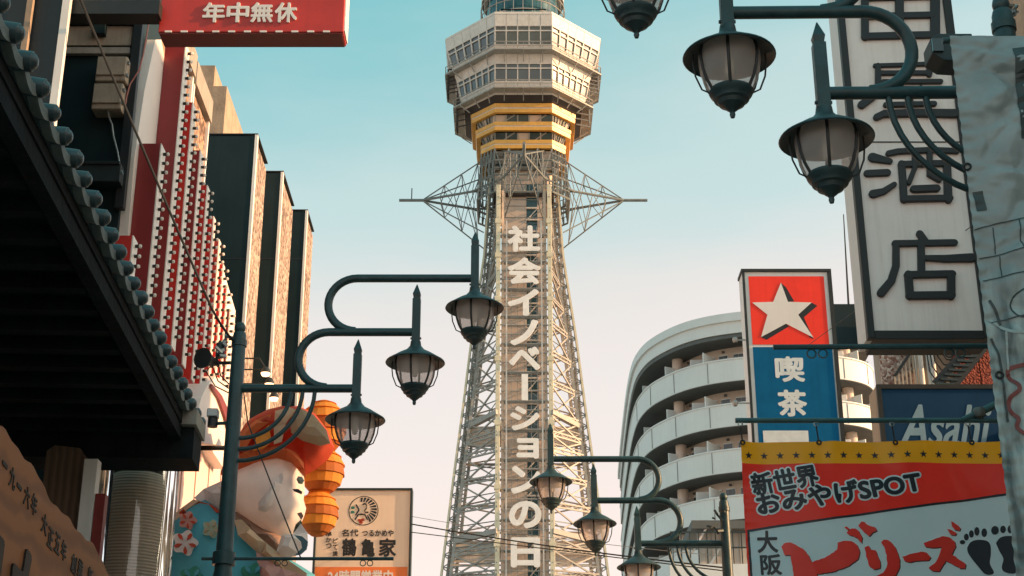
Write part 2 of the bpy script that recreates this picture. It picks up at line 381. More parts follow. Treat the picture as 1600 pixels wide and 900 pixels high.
# drum on the roof
dz = Z22+.3
MB().lathe([(4.3, 0), (4.3, 1.0), (4.9, 1.4), (4.9, 1.7)], (TX, TY, dz), 40).build('drum_base', M['t_dark'], tw, smooth=True)
MB().lathe([(4.2, 1.7), (4.2, 6.5)], (TX, TY, dz), 40).build('drum_glazing', M['t_teal'], tw, smooth=True)
MB().lathe([(4.9, 6.5), (4.9, 7.2), (0, 7.6)], (TX, TY, dz), 40).build('drum_roof', M['t_wall'], tw, smooth=True)
dr = MB()
for hh in (.0, 1.3, 2.6, 3.9): dr.tube([(TX+4.95*math.cos(t*math.pi/20), TY+4.95*math.sin(t*math.pi/20), dz+1.7+hh) for t in range(41)], .07, 5, False)
for t in range(28): a = t*math.pi/14; dr.beam((TX+4.95*math.cos(a), TY+4.95*math.sin(a), dz+1.2), (TX+4.95*math.cos(a), TY+4.95*math.sin(a), dz+5.9), .09)
dr.build('drum_railing', M['t_steel'], tw)
MB().lathe([(1.2, 7.6), (.7, 14), (.15, 14.2), (.1, 20)], (TX, TY, dz), 12, caps=True).build('mast', M['t_steel'], tw)
pr = MB()
for s in (-1, 1): pr.beam((TX-2.6, TY-8.7, Z22+.75), (TX+2.6, TY-8.7, Z22+.75), .09)
for k in range(5): pr.beam((TX-2.6+1.3*k, TY-8.7, Z22+.2), (TX-2.6+1.3*k, TY-8.7, Z22+.75), .08)
pr.build('roof_rail', M['t_steel'], tw)

# ---- lattice legs
prof = [(1000, 150), (900, 131), (750, 112), (640, 97), (530, 83), (400, 63), (300, 55), (245, 50)]
legz = []
for py, hp in prof:
    t_ = (TY-5)/(CP-(450-py)/FPX*SP); wd = hp*t_/FPX; legz.append((P(819, py, TY-.62*wd).z, wd))
legz.insert(0, (0.0, 12.2)); legz[1] = (legz[1][0], legz[1][1])
def lw(z):
    for (z0, w0), (z1, w1) in zip(legz, legz[1:]):
        if z <= z1: return w0+(w1-w0)*(z-z0)/(z1-z0)
    return legz[-1][1]
ZT = tz(262, 4.2)
LV = [0, 9, 18, 25]+[P(760, p_, TY-5).z for p_ in (905, 868, 845, 800, 757, 715, 690, 660, 612, 565, 520, 478, 436, 396, 358, 322, 290)]
YR = .62
def leg_pt(sx, sy, z, inx=0, iny=0):
    w_ = lw(z); return Vector((TX+sx*(w_-inx), TY+sy*(YR*w_-iny), z))
lace = MB()
LEGW = .95
for sx in (-1, 1):
    for sy in (-1, 1):
        zs = [0]+[a for a, b in legz[1:-1]]+[ZT]
        for ix, iy in ((0,0),(1,0),(0,1),(1,1)):
            ch = MB(); wdt = .20 if ix == 0 else .28
            pts = [leg_pt(sx, sy, z, ix*LEGW*(1 if z > 0 else 1.5), iy*LEGW) for z in zs]
            for p_, q_ in zip(pts, pts[1:]): ch.beam(p_, q_, wdt)
            ch.build('chord', M['t_cream'] if (ix == 0 and iy == 0) else M['t_steel'], tw)
        z = 2.0; k = 0
        while z < ZT-.6:
            zn = z+.62; s = k % 2
            lace.beam(leg_pt(sx,sy,z,s*LEGW,0), leg_pt(sx,sy,zn,(1-s)*LEGW,0), .10)
            lace.beam(leg_pt(sx,sy,z,0,s*LEGW), leg_pt(sx,sy,zn,0,(1-s)*LEGW), .10)
            lace.beam(leg_pt(sx,sy,z,LEGW,s*LEGW), leg_pt(sx,sy,zn,LEGW,(1-s)*LEGW), .09)
            if k % 2 == 0: lace.beam(leg_pt(sx,sy,z,0,0), leg_pt(sx,sy,z,LEGW,0), .11)
            z = zn; k += 1
lace.build('lacing', M['t_arm'], tw, kind='stuff')
PXW, PYF = 2.72, 7.4                                # front pillars: half spacing, distance before the axis
def girder(p_, q_, h, n):
    gm = MB(); up = Vector((0,0,h)); gm.beam(p_, q_, .16); gm.beam(p_+up, q_+up, .16)
    for k in range(n):
        a = p_.lerp(q_, k/n); b = p_.lerp(q_, (k+1)/n)
        gm.beam(a+(up if k % 2 else up*0), b+(up*0 if k % 2 else up), .07)
    gm.build('girder', M['t_steel'], tw)
for a, (z0, z1) in enumerate(zip(LV[1:], LV[2:])):
    big = z0 < 60
    for sx in (-1, 1):
        f0, f1 = leg_pt(sx,-1,z0,LEGW,0), leg_pt(sx,-1,z1,LEGW,0)
        p0, p1 = Vector((TX+sx*PXW, TY-PYF, z0)), Vector((TX+sx*PXW, TY-PYF, z1))
        girder(f0, p0, .42 if big else .3, 7)
        MB().beam(f0, p1, .15).build('brace', M['t_steel'], tw); MB().beam(p0, f1, .15).build('brace', M['t_steel'], tw)
        m0 = f0.lerp(p0, .5); m1 = f1.lerp(p1, .5); mm_ = m0.lerp(m1, .5)
        th = MB(); th.beam(f0.lerp(f1, .5), p0.lerp(p1, .5), .09); th.beam(m0, f0.lerp(f1, .5), .07); th.beam(m0, p0.lerp(p1, .5), .07); th.build('stay', M['t_arm'], tw)
        s0, s1 = leg_pt(sx,-1,z0,.5,.5), leg_pt(sx,-1,z1,.5,.5); r0, r1 = leg_pt(sx,1,z0,.5,.5), leg_pt(sx,1,z1,.5,.5)
        MB().beam(s0, r0, .22).build('girder', M['t_steel'], tw)
        MB().beam(s0, r1, .15).build('brace', M['t_steel'], tw); MB().beam(r0, s1, .15).build('brace', M['t_steel'], tw)
        MB().beam(s0.lerp(r0,.0), r1, .1).beam(s0.lerp(s1,.5), r0.lerp(r1,.5), .1).build('stay', M['t_arm'], tw)
    b0, b1, c0, c1 = leg_pt(-1,1,z0,.5,.5), leg_pt(-1,1,z1,.5,.5), leg_pt(1,1,z0,.5,.5), leg_pt(1,1,z1,.5,.5)
    MB().beam(b0, c0, .22).build('girder', M['t_steel'], tw)
    MB().beam(b0, c1, .14).build('brace', M['t_steel'], tw); MB().beam(c0, b1, .14).build('brace', M['t_steel'], tw)
# louvred platforms
for py0, py1 in ((662, 690), (846, 884)):
    z1_, z0_ = P(760, py0, TY-5).z, P(760, py1, TY-5).z
    for sx in (-1, 1):
        for k in range(6):
            zz = z0_+(z1_-z0_)*(k+.5)/6
            a = leg_pt(sx,-1,zz,1.0,.9); b = Vector((TX+sx*(PXW+.2), TY-YR*lw(zz)+.9, zz))
            MB().beam(a, b, .06, .26).build('louvre_slat', M['t_wall'], tw)
        MB().beam(leg_pt(sx,-1,z1_,LEGW,.2), Vector((TX+sx*PXW, TY-PYF, z1_+.5)), .5, .5).build('platform_edge', M['t_steel'], tw)
        MB().box(*sorted((TX+sx*1.2, TX+sx*(lw(z0_)-1.2))), TY-YR*lw(z0_)+1.2, TY+YR*lw(z0_)-1.2, z1_+.1, z1_+.3).build('platform_floor', M['t_panel'], tw)
# pillars, lift shaft and sign frame
ZP1 = tz(288, PYF)
for sx in (-1, 1):
    pm = MB().box(*sorted((TX+sx*(PXW-.22), TX+sx*(PXW+.24))), TY-PYF, TY-PYF+.5, 0, ZP1); pm.build('pillar', M['t_cream'], tw, bevel=.03)
    MB().box(*sorted((TX+sx*(PXW-.62), TX+sx*(PXW-.34))), TY-PYF+.5, TY-PYF+.9, 0, ZP1-.5).build('inner_post', M['t_panel'], tw)
    MB().box(*sorted((TX+sx*(PXW-.95), TX+sx*(PXW-.80))), TY-PYF+.2, TY-PYF+.35, 0, ZP1-4.2).build('sign_post', M['t_wall'], tw)
    for py in (466, 560, 660, 760, 850, 398, 345):
        z = tz(py, PYF); MB().box(*sorted((TX+sx*(PXW-.32), TX+sx*(PXW+.34))), TY-PYF-.06, TY-PYF+.6, z-.25, z+.25).build('clamp', M['t_cream'], tw)
MB().box(TX-2.35, TX+.30, TY-4.4, TY+2, 0, ZP1+1.5).build('lift_shaft', M['t_panel'], tw)
sg = MB().box(TX+.32, TX+1.5, TY-4.2, TY+1.6, 0, ZP1+1.5); sg.build('shaft_glazing', M['t_teal'], tw)
MB().box(TX+1.5, TX+2.3, TY-4.4, TY+2, 0, ZP1+1.5).build('stair_shaft', M['t_panel'], tw)
z = 25.0; k = 0
while z < ZP1:
    b = MB().box(TX+.25, TX+1.55, TY-4.5, TY-4.25, z, z+.16)
    if k % 2: b.beam((TX+.3, TY-4.4, z), (TX+1.5, TY-4.4, z+1.4), .1)
    b.build('shaft_bar', M['t_wall'], tw)
    if k % 2 == 0: MB().box(TX-2.33, TX+.28, TY-4.46, TY-4.38, z+.3, z+.36).build('panel_joint', M['t_steel'], tw)
    z += 1.4; k += 1
z = 25.0; k = 0
while z < tz(352, PYF):
    MB().box(TX-PXW+.3, TX+PXW-.3, TY-PYF+.22, TY-PYF+.34, z, z+.09).build('sign_rail', M['t_steel'], tw)
    if k % 3 == 0:
        MB().beam((TX-2.0, TY-PYF+.5, z), (TX+2.0, TY-PYF+.5, z+3.1), .045).beam((TX+2.0, TY-PYF+.5, z), (TX-2.0, TY-PYF+.5, z+3.1), .045).build('sign_brace', M['t_steel'], tw)
        MB().box(TX-PXW, TX+PXW, TY-PYF+.6, TY-PYF+.9, z-.1, z+.1).build('sign_beam', M['t_steel'], tw)
        for sx in (-1, 1): MB().beam((TX+sx*2.2, TY-PYF+.8, z), (TX+sx*2.2, TY-4.3, z), .12).build('tie', M['t_steel'], tw)
    z += 1.03; k += 1
for xx in (-1.35, -.7, 0, .7, 1.35):
    MB().box(TX+xx-.03, TX+xx+.03, TY-PYF+.36, TY-PYF+.42, 25, tz(352, PYF)).build('sign_rod', M['t_steel'], tw)
LY = TY-PYF-.05
for ch, (a, b, c, d) in [('社', (793,353,844,394)), ('会', (793,403,845,445)), ('イ', (793,452,842,494)), ('ノ', (797,500,841,540)), ('ベ', (795,542,844,579)),
                         ('ー', (815,585,825,626)), ('シ', (797,635,843,673)), ('ョ', (807,685,842,717)), ('ン', (798,728,845,772)), ('の', (795,783,846,826)), ('日', (798,840,844,887))]:
    bb = pbox(a, b, c, d, LY); mb = MB()
    if ch == 'ー': mb.box(bb[0], bb[2], LY-.15, LY, bb[1], bb[3])
    else: text(mb, ch, face(LY, .15), bb, .042)
    mb.build('sign_character', M['t_letter'], tw)
# ring platform under the deck, core below the bands
oct_solid('neck', .4, ZP1-.3, .8, G[2][1]+.2, M['t_panel'], 2.6)
zz = ZP1+.3
nk = MB()
for zz, c in ((ZP1+.2, 1.9), (ZP1+2.4, 1.7), (ZP1+4.2, 1.6)):
    o_ = octo(c, zz); nk.tube(o_+[o_[0]], .12, 5); o2 = octo(c, zz+.9); nk.tube(o2+[o2[0]], .05, 5)
    for i in range(8):
        for k in range(5): nk.beam(o_[i].lerp(o_[(i+1)%8], k/5), o2[i].lerp(o2[(i+1)%8], k/5), .06)
for i in range(8):
    a_, b_ = octo(1.9, ZP1+.2), octo(1.5, G[2][1])
    for k in range(4):
        nk.beam(a_[i].lerp(a_[(i+1)%8], k/4), b_[i].lerp(b_[(i+1)%8], (k+1)/4), .12); nk.beam(a_[i].lerp(a_[(i+1)%8], (k+1)/4), b_[i].lerp(b_[(i+1)%8], k/4), .10)
nk.build('neck_frame', M['t_arm'], tw)
MB().box(TX-3.3, TX+3.3, TY-4.9, TY+3.3, ZP1-.1, ZP1+.15).build('ring_platform', M['t_dark'], tw)
for sx in (-1, 1): MB().beam((TX+sx*PXW, TY-PYF+.3, ZP1-.1), (TX+sx*PXW, TY-3.5, ZP1+.3), .3).build('pillar_tie', M['t_steel'], tw)
# ---- the four pointed antenna arms
AZ = P(819, 313, TY).z
for k in range(4):
    ca, sa = ((1,0),(0,-1),(-1,0),(0,1))[k]
    def W(r, s, z): return Vector((TX+r*ca-s*sa, TY+r*sa+s*ca, AZ+z))
    tip = W(11.4, 0, 0)
    MB().tube([W(10.8,0,0), W(14.0,0,0)], .17, 6).build('boom', M['t_arm'], tw)
    roots = [W(4.4,0,4.4), W(4.4,0,-5.0), W(5.7,2.3,0), W(5.7,-2.3,0)]
    tops = [W(4.4,2.3,4.0), W(4.4,-2.3,4.0), W(4.4,2.3,-5.0), W(4.4,-2.3,-5.0)]
    for q_, r_ in [(roots[2], .14), (roots[3], .14)]+[(t_, .075) for t_ in tops]: MB().tube([tip, q_], r_, 6).build('arm_chord', M['t_arm'], tw)
    MB().tube([roots[2], W(3.0,2.3,0)], .12, 6).build('arm_chord', M['t_arm'], tw); MB().tube([roots[3], W(3.0,-2.3,0)], .12, 6).build('arm_chord', M['t_arm'], tw)
    for f_ in (.36, .64, .9):
        ps = [tip.lerp(q_, f_) for q_ in (tops[0], tops[1], roots[3], tops[3], tops[2], roots[2])]; b = MB()
        for i in range(6): b.tube([ps[i], ps[(i+1) % 6]], .055, 5)
        b.build('arm_frame', M['t_arm'], tw)
        for i, j in ((0, 5), (1, 2), (3, 2), (4, 5)):
            qs = (tops[0], tops[1], roots[3], tops[3], tops[2], roots[2]); g_ = min(1, f_+.26)
            MB().tube([ps[i], tip.lerp(qs[j], g_)], .045, 5).build('arm_brace', M['t_arm'], tw)
    MB().tube([roots[3 if k % 2 else 3], Vector((TX, TY, AZ))+Matrix.Rotation(-math.pi/2, 3, 'Z') @ (roots[2]-Vector((TX, TY, AZ)))], .13, 6).build('ring_chord', M['t_arm'], tw)
MB().tube([(TX, TY-11.4, AZ), (TX, TY-11.4, AZ+1.3)], .09, 6).build('arm_mast', M['black'], tw)
MB().tube([(TX-12.6, TY, AZ), (TX-12.6, TY, AZ+1.5)], .06, 6).build('arm_mast', M['black'], tw)

# ================================================================== CURVED APARTMENT BLOCK
M['a_wall'] = mat('pale_render', (.74, .77, .77), .7, var=.05, scale=.8, streak=.10)
M['a_in'] = mat('pink_render', (.74, .60, .52), .75, var=.08, scale=.8, streak=.2)
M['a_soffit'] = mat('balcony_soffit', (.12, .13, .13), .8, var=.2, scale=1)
M['a_glass'] = mat('flat_glass', (.04, .05, .055), .08, 0, .4, 1, spec=.8)
ap = thing('apartment_building', 'pale apartment block with curved stacked balconies behind the star sign', 'building', (14.5, 96, 0))
ctrl = [(6.9,96),(6.5,86),(6.25,76.5),(6.5,72.5),(7.4,70.0),(8.9,68.2),(11.2,67.2),(13.8,67.0),(15.8,67.5),(17.0,68.8),(17.3,71),(17.4,78),(17.4,96)]
def catmull(pts, n):
    o_ = []
    for i in range(len(pts)-1):
        p0, p1, p2, p3 = [Vector(pts[max(0, min(len(pts)-1, j))]) for j in (i-1, i, i+1, i+2)]
        for k in range(n):
            t = k/n; o_.append(.5*((2*p1)+(p2-p0)*t+(2*p0-5*p1+4*p2-p3)*t*t+(3*p1-p0-3*p2+p3)*t**3))
    o_.append(Vector(pts[-1])); return o_
ctrl = [(x*1.23, y*1.23) for x, y in ctrl]
line = catmull(ctrl, 8)
def offs(pl, d):
    o_ = []
    for i, p_ in enumerate(pl):
        t = (pl[min(i+1, len(pl)-1)]-pl[max(i-1, 0)]).normalized(); nrm = Vector((-t.y, t.x)); o_.append(p_-nrm*d)   # inwards = left of travel flipped
    return o_
# path runs left-back -> front -> right-back; inside is to its left (+d shrinks)
def ring(pl, d0, d1, z0, z1):
    a = offs(pl, -d0); b = offs(pl, -d1); n = len(pl)
    vs = [(p.x,p.y,z0) for p in a]+[(p.x,p.y,z0) for p in b]+[(p.x,p.y,z1) for p in a]+[(p.x,p.y,z1) for p in b]; fs = []
    for i in range(n-1):
        fs += [(i, i+1, 2*n+i+1, 2*n+i), (n+i+1, n+i, 3*n+i, 3*n+i+1), (2*n+i, 2*n+i+1, 3*n+i+1, 3*n+i), (i+1, i, n+i, n+i+1)]
    fs += [(0, 2*n, 3*n, n), (n-1, 2*n-1, 4*n-1, 3*n-1)]
    return MB().add(vs, fs)
ZR = P(1150, 494, 83.1).z; ST = 2.66
cz = 0
inn = offs(line, -1.7); outp = offs(line, -.1)
fl = 0
z = ZR-1.15
ring(line, .0, .18, z+.06, ZR).build('roof_parapet', M['a_wall'], ap, smooth=True)
ring(line, -.14, .0, ZR-.38, ZR+.12).build('roof_coping', M['a_wall'], ap, smooth=True)
rf = offs(line, -.1); MB().add([(p.x, p.y, z+.05) for p in rf], [tuple(range(len(rf)))]).build('roof', M['a_wall'], ap)
while z > 1:
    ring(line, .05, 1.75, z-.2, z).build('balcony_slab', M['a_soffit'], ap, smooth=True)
    zf = z-ST
    ring(line, 1.7, 1.9, zf, z-.2).build('wall', M['a_in'], ap, smooth=True)
    if zf > 0: ring(line, .0, .16, zf-.16, zf+1.12).build('balcony_parapet', M['a_wall'], ap, smooth=True)
    if zf > 0: ring(line, -.05, .22, zf+1.12, zf+1.2).build('parapet_coping', M['a_wall'], ap, smooth=True)
    if zf > 9:
        pin = offs(line, -1.66); n = len(line)
        for i in range(17, 80, 3):
            if i+2 >= n: break
            a, b = pin[i], pin[i+2]
            if i % 2 or True:
                q = (Vector((a.x,a.y,zf+.1)), Vector((b.x,b.y,zf+.1)), Vector((b.x,b.y,zf+2.05)), Vector((a.x,a.y,zf+2.05)))
                wn = MB().quad(q, 0, 1, 0, 1, -.05, .05).build('window', M['a_wall'], ap)
                MB().quad(q, .05, .48, .03, .96, .03, .08).build('pane', M['a_glass'], wn); MB().quad(q, .52, .95, .03, .96, .03, .08).build('pane', M['a_glass'], wn)
        for i in range(20, 92, 7):                                  # casting joints in the parapet, air-conditioners, drain stubs
            o_ = offs(line, .02)[i]; d_ = (line[min(i+1, n-1)]-line[i-1]).normalized(); nn_ = Vector((d_.y, -d_.x))
            MB().beam((o_.x, o_.y, zf-.1), (o_.x, o_.y, zf+1.08), .025).build('parapet_joint', M['a_soffit'], ap)
            if i % 2 == 0 and i < 84:
                k_ = offs(line, -1.25)[i+2]; bx('air_conditioner', M['a_wall'], ap, k_.x-.38, k_.x+.38, k_.y-.15, k_.y+.15, zf+1.45, zf+2.0, bevel=.03)
        for i in range(22, 84, 5):
            k_ = pin[i]; bx('wall_vent', M['a_soffit'], ap, k_.x-.08, k_.x+.08, k_.y-.08, k_.y+.02, zf+2.18, zf+2.3)
        for i in range(13, 80, 9):
            o_, w_ = offs(line, -.2)[i], pin[i]
            q = (Vector((o_.x,o_.y,zf)), Vector((w_.x,w_.y,zf)), Vector((w_.x,w_.y,zf+1.9)), Vector((o_.x,o_.y,zf+1.9)))
            MB().quad(q, 0, 1, 0, 1, -.03, .03).build('partition', M['a_wall'], ap)
            m_ = o_.lerp(w_, .62); (i-13) % 18 == 0 and MB().lathe([(.32, zf), (.32, z-.2)], (m_.x, m_.y, 0), 12).build('column', M['a_in'], ap, smooth=True)
    z = zf
# ================================================================== STREET LAMPS
def glass_mat():
    m = bpy.data.materials.new('frosted_lamp_glass'); m.use_nodes = True; n = m.node_tree.nodes; l = m.node_tree.links
    b = n['Principled BSDF']; b.inputs['Base Color'].default_value = (.92, .87, .85, 1); b.inputs['Roughness'].default_value = .10
    tr = n.new('ShaderNodeBsdfTranslucent'); tr.inputs[0].default_value = (.95, .88, .85, 1)
    tp = n.new('ShaderNodeBsdfTransparent'); tp.inputs[0].default_value = (.95, .91, .89, 1)
    m1 = n.new('ShaderNodeMixShader'); m1.inputs[0].default_value = .55; m2 = n.new('ShaderNodeMixShader'); m2.inputs[0].default_value = .55
    l.new(b.outputs[0], m1.inputs[1]); l.new(tr.outputs[0], m1.inputs[2]); l.new(m1.outputs[0], m2.inputs[1]); l.new(tp.outputs[0], m2.inputs[2])
    l.new(m2.outputs[0], n['Material Output'].inputs[0]); return m
M['lamp_glass'] = glass_mat()
M['bulb'] = mat('white_bulb', (.8, .75, .68), .3, var=.03)
LPX = -2.455
def LP(px, py):
    p = P(px, py, 13.0); return p.x-LPX, p.z
lamp = thing('street_lamp', 'tall teal lamp post with three hanging lanterns on S-shaped arms before the paper figure', 'street lamp', (0, 0, 0), 'three-lantern lamp posts along the street')
_, ZTOP = LP(378, 520); _, ZBAND = LP(376, 537); _, ZBAR = LP(347, 873)
MB().lathe([(.12, 0), (.12, .5), (.095, .62), (.085, 2.2), (.082, ZBAR-.14), (.074, ZBAR-.10), (.070, ZBAR+.4), (.064, ZBAND-.6), (.060, ZTOP-.03), (.052, ZTOP)], n=24, caps=True).build('post', M['post'], lamp, smooth=True, local=True)
MB().lathe([(.001, .105), (.03, .098), (.044, .08), (.050, .052), (.047, .028), (.036, .008), (.03, 0)], (0, 0, ZTOP-.005), 18).build('finial_ball', M['post'], lamp, smooth=True, local=True)
MB().lathe([(.061, -.03), (.069, -.028), (.069, .028), (.061, .03)], (0, 0, ZBAND), 24).build('band', M['post'], lamp, smooth=True, local=True)
MB().lathe([(.075, -.06), (.098, -.055), (.098, .05), (.075, .06)], (0, 0, ZBAR), 24).build('bar_collar', M['post'], lamp, smooth=True, local=True)
xe, _ = LP(615, 873)
MB().tube([(-.19, 0, ZBAR), (xe, 0, ZBAR)], .015, 8).build('banner_bar', M['post'], lamp, smooth=True, local=True)
for xr in (.46, .52, xe-.26, xe-.20):
    MB().tube([(xr+.024*math.cos(a*math.pi/7), 0, ZBAR-.038+.024*math.sin(a*math.pi/7)) for a in range(15)], .0045, 5, False).build('banner_ring', M['post'], lamp, smooth=True, local=True)
x3, z3 = LP(557, 607); x2, z2 = LP(650, 519); x1, z1 = LP(742, 435)
TR = .038
MB().tube([(.03, 0, z3), (x3, 0, z3)], TR, 14).build('arm', M['post'], lamp, smooth=True, local=True)
def sarm(cx, za, zb, xend):
    za += .012; r = (zb-za)/2; pts = [(cx-r*math.sin(a*math.pi/18), 0, za+r-r*math.cos(a*math.pi/18)) for a in range(19)]+[(xend, 0, zb)]
    MB().tube(pts, [TR*.93]+[TR]*(len(pts)-1), 14).build('arm', M['post'], lamp, smooth=True, local=True)
c2, _ = LP(512, 563); c1, _ = LP(557, 477)
sarm(c2, z3, z2, x2); sarm(c1, z2, z1, x1)
for pxa, pyb in ((455, 685), (473, 702), (492, 720)):
    xa, _ = LP(pxa, 612); _, zb = LP(368, pyb)
    MB().tube([(.05+(xa-.05)*math.sin(a*math.pi/24), 0, z3-.02-(z3-.02-zb)*math.cos(a*math.pi/24)) for a in range(13)], .019, 10).build('curved_brace', M['post'], lamp, smooth=True, local=True)
def lantern(x, zarm):
    z = zarm-.09
    hg = MB(); h = .037
    hg.box(x-h, x+h, -h, h, z-.02, z+.41)
    hg.add([(x-.028,-.028,z+.41),(x+.028,-.028,z+.41),(x+.028,.028,z+.41),(x-.028,.028,z+.41),(x-.036,-.036,z+.455),(x+.036,-.036,z+.455),(x+.036,.036,z+.455),(x-.036,.036,z+.455),(x,0,z+.565)],
           [(0,1,5,4),(1,2,6,5),(2,3,7,6),(3,0,4,7),(4,5,8),(5,6,8),(6,7,8),(7,4,8)])
    ho = hg.build('lantern', M['post'], lamp, local=True, bevel=.004)
    MB().beam((x-h-.012, 0, z+.03), (x+h+.012, 0, z+.03), .016).build('bolt', M['post'], ho, local=True)
    MB().lathe([(.045, 0), (.052, -.045), (.085, -.085), (.11, -.10), (.155, -.125), (.215, -.165), (.262, -.195), (.267, -.205), (.260, -.211), (.21, -.182), (.15, -.145), (.06, -.12)], (x, 0, z), 40).build('hat', M['hat'], ho, smooth=True, local=True)
    MB().lathe([(.165, -.150), (.178, -.195), (.178, -.24), (.168, -.31), (.147, -.375), (.118, -.425)], (x, 0, z), 36).build('glass_globe', M['lamp_glass'], ho, smooth=True, local=True)
    for k in range(6):
        a = (k+.35)*math.pi/3; c, s = math.cos(a), math.sin(a)
        MB().tube([(x+r*c, r*s, z+q) for r, q in ((.17,-.155),(.182,-.20),(.182,-.24),(.172,-.31),(.151,-.375),(.120,-.43))], .0095, 6).build('rib', M['black'], ho, smooth=True, local=True)
    for s in (-1, 1):
        MB().tube([(x+s*r, 0, z+q) for r, q in ((.205,-.185),(.208,-.25),(.198,-.33),(.165,-.415),(.125,-.435))], .0055, 6).build('side_wire', M['black'], ho, smooth=True, local=True)
    MB().lathe([(.122, -.420), (.128, -.435), (.118, -.455), (.108, -.462), (.100, -.485), (.082, -.492), (.072, -.515), (.052, -.525), (.032, -.545), (.022, -.55), (.014, -.565), (.017, -.575), (.012, -.595), (.001, -.60)], (x, 0, z), 28).build('bottom_cap', M['hat'], ho, smooth=True, local=True)
    MB().lathe([(.001, -.34), (.02, -.33), (.03, -.29), (.03, -.24), (.016, -.17), (.016, -.13)], (x, 0, z), 14).build('light_bulb', M['bulb'], ho, smooth=True, local=True)
lantern(x3, z3); lantern(x2, z2); lantern(x1, z1)
lamp_r = copy_tree(lamp); lamp_r.location = (2.63, 18.4, -.18); lamp_r.rotation_euler = (R(.4), R(.3), math.pi+R(1.0))
lamp_r['label'] = 'tall teal lamp post with three hanging lanterns on S-shaped arms between tower and star sign'
lamp_n = copy_tree(lamp); lamp_n.location = (2.83, 7.68, 0); lamp_n.rotation_euler = (R(-.3), R(-.05), math.pi-R(1.0))
lamp_n['label'] = 'tall teal lamp post whose curved arms cross the white black-lettered sign, behind the grey banner'
lamp.location = (LPX, 13.0, 0)
# clutter on the posts: loudspeaker, floodlight, camera
def horn(loc, sgn, label):
    t = thing('horn_speaker', label, 'loudspeaker', loc); x, y, z = loc
    MB().tube([(x, y, z), (x+sgn*.14, y, z)], .016, 8).build('bracket', M['black'], t)
    MB().tube([(x+sgn*.12, y, z), (x+sgn*.17, y-.05, z), (x+sgn*.22, y-.16, z-.01)], [.03, .045, .095], 16).build('horn', M['black'], t, smooth=True)
    MB().lathe([(.03, -.05), (.04, -.04), (.04, .08), (.03, .09)], (x+sgn*.10, y, z+.10), 12, caps=True).build('driver', M['steel'], t, smooth=True)
    for k in range(3): MB().tube([(x+sgn*(.04+.03*k), y, z+.2-.06*k), (x+sgn*(.12+.04*k), y-.05, z+.06-.08*k), (x+sgn*(.08+.02*k), y, z-.12-.05*k), (x, y, z-.2-.04*k)], .006, 6).build('lead', M['cable'], t, smooth=True)
p = P(370, 567, 13.0); horn((LPX-.065, 13.0, p.z), -1, 'black horn loudspeaker with coiled leads on the lamp post by the red fins')
fx = thing('wire_clamp', 'tangle of metal cable clamps near the top of the lamp post by the red fins', 'cable clamp', (LPX-.07, 12.98, P(360, 540, 13).z))
for k in range(7):
    a = Vector((LPX-.10-.02*(k % 3), 12.97, P(360, 528+5*k, 13).z)); MB().beam(a, a+Vector((random.uniform(-.07,.05), random.uniform(-.05,.05), random.uniform(-.05,.07))), .022).build('clamp_bolt', M['galv'], fx)
fx2 = thing('wire_clamp', 'metal cable clamps beside the top of the lamp post before the curved balconies', 'cable clamp', (2.55, 18.4, P(1120, 815, 18.4).z))
for k in range(8):
    a = Vector((2.56-.06*(k % 3), 18.37, P(1120, 800+5*k, 18.4).z)); MB().beam(a, a+Vector((random.uniform(-.12,.05), random.uniform(-.05,.05), random.uniform(-.1,.1))), .022).build('clamp_bolt', M['steel'], fx2)
fx3 = thing('wire_clamp', 'bright cable clamps beside the lamp post top above the grey banner', 'cable clamp', (2.9, 7.65, 6.3))
for k in range(7):
    a = P(1578+3*(k % 4), 26-3*k, 7.75); MB().beam(a, a+Vector((random.uniform(-.07,.07), random.uniform(-.05,.05), random.uniform(-.05,.05))), .014).build('clamp_bolt', M['galv'], fx3)
sp = thing('security_camera', 'small grey box camera on an arm on the lamp post above the dark eave', 'camera', (LPX-.07, 13, P(350, 660, 13).z))
a, b = P(334, 640, 13), P(334, 667, 13)
MB().box(a.x-.05, a.x+.045, 12.95, 13.05, P(334, 653, 13).z, a.z).build('camera_body', M['galv'], sp, bevel=.008)
MB().lathe([(.045, 0), (.045, .075)], (a.x, 13, b.z), 14, caps=True).build('camera_base', M['black'], sp, smooth=True)
MB().tube([(a.x, 13, b.z+.03), (LPX-.05, 13, b.z+.035)], .016, 8).build('camera_arm', M['post'], sp, smooth=True)

# ================================================================== LEFT: TILED EAVE
M['tile'] = mat('glazed_roof_tile', (.035, .058, .066), .34, 0, .35, 9, bump=.12, spec=.6, dirt=.3)
M['tile_pale'] = mat('weathered_tile', (.22, .23, .22), .6, 0, .3, 8, bump=.2, dirt=.4)
rf_ = thing('tiled_eave', 'dark tiled eave with a row of round tile ends over the shop front', 'roof', (-3.2, 7, 0))
E0, E1 = P(20, 45, 5.5), P(311, 664, 11.0)
E1.z = E0.z = (E0.z+E1.z)/2
def EV(f): return E0+(E1-E0)*f
edir = (E1-E0).normalized(); eout = Vector((edir.y, -edir.x, 0)).normalized()      # towards the street
UPS = math.tan(R(24))
NT = 27; LEN = (E1-E0).length; stp = LEN/24.0
tmb = MB()
ringp = []
prof_t = [(.001, .050), (.018, .048), (.030, .040), (.035, .030), (.038, .032), (.043, .027), (.044, .012), (.044, -.06)]
def disc_mesh():
    mb = MB(); mb.lathe(prof_t, (0, 0, 0), 18)
    rot = Vector((0, 0, 1)).rotation_difference((eout+Vector((0,0,-.10))).normalized()).to_matrix()
    mb.v = [tuple(rot @ Vector(v)) for v in mb.v]; return mb
proto = None
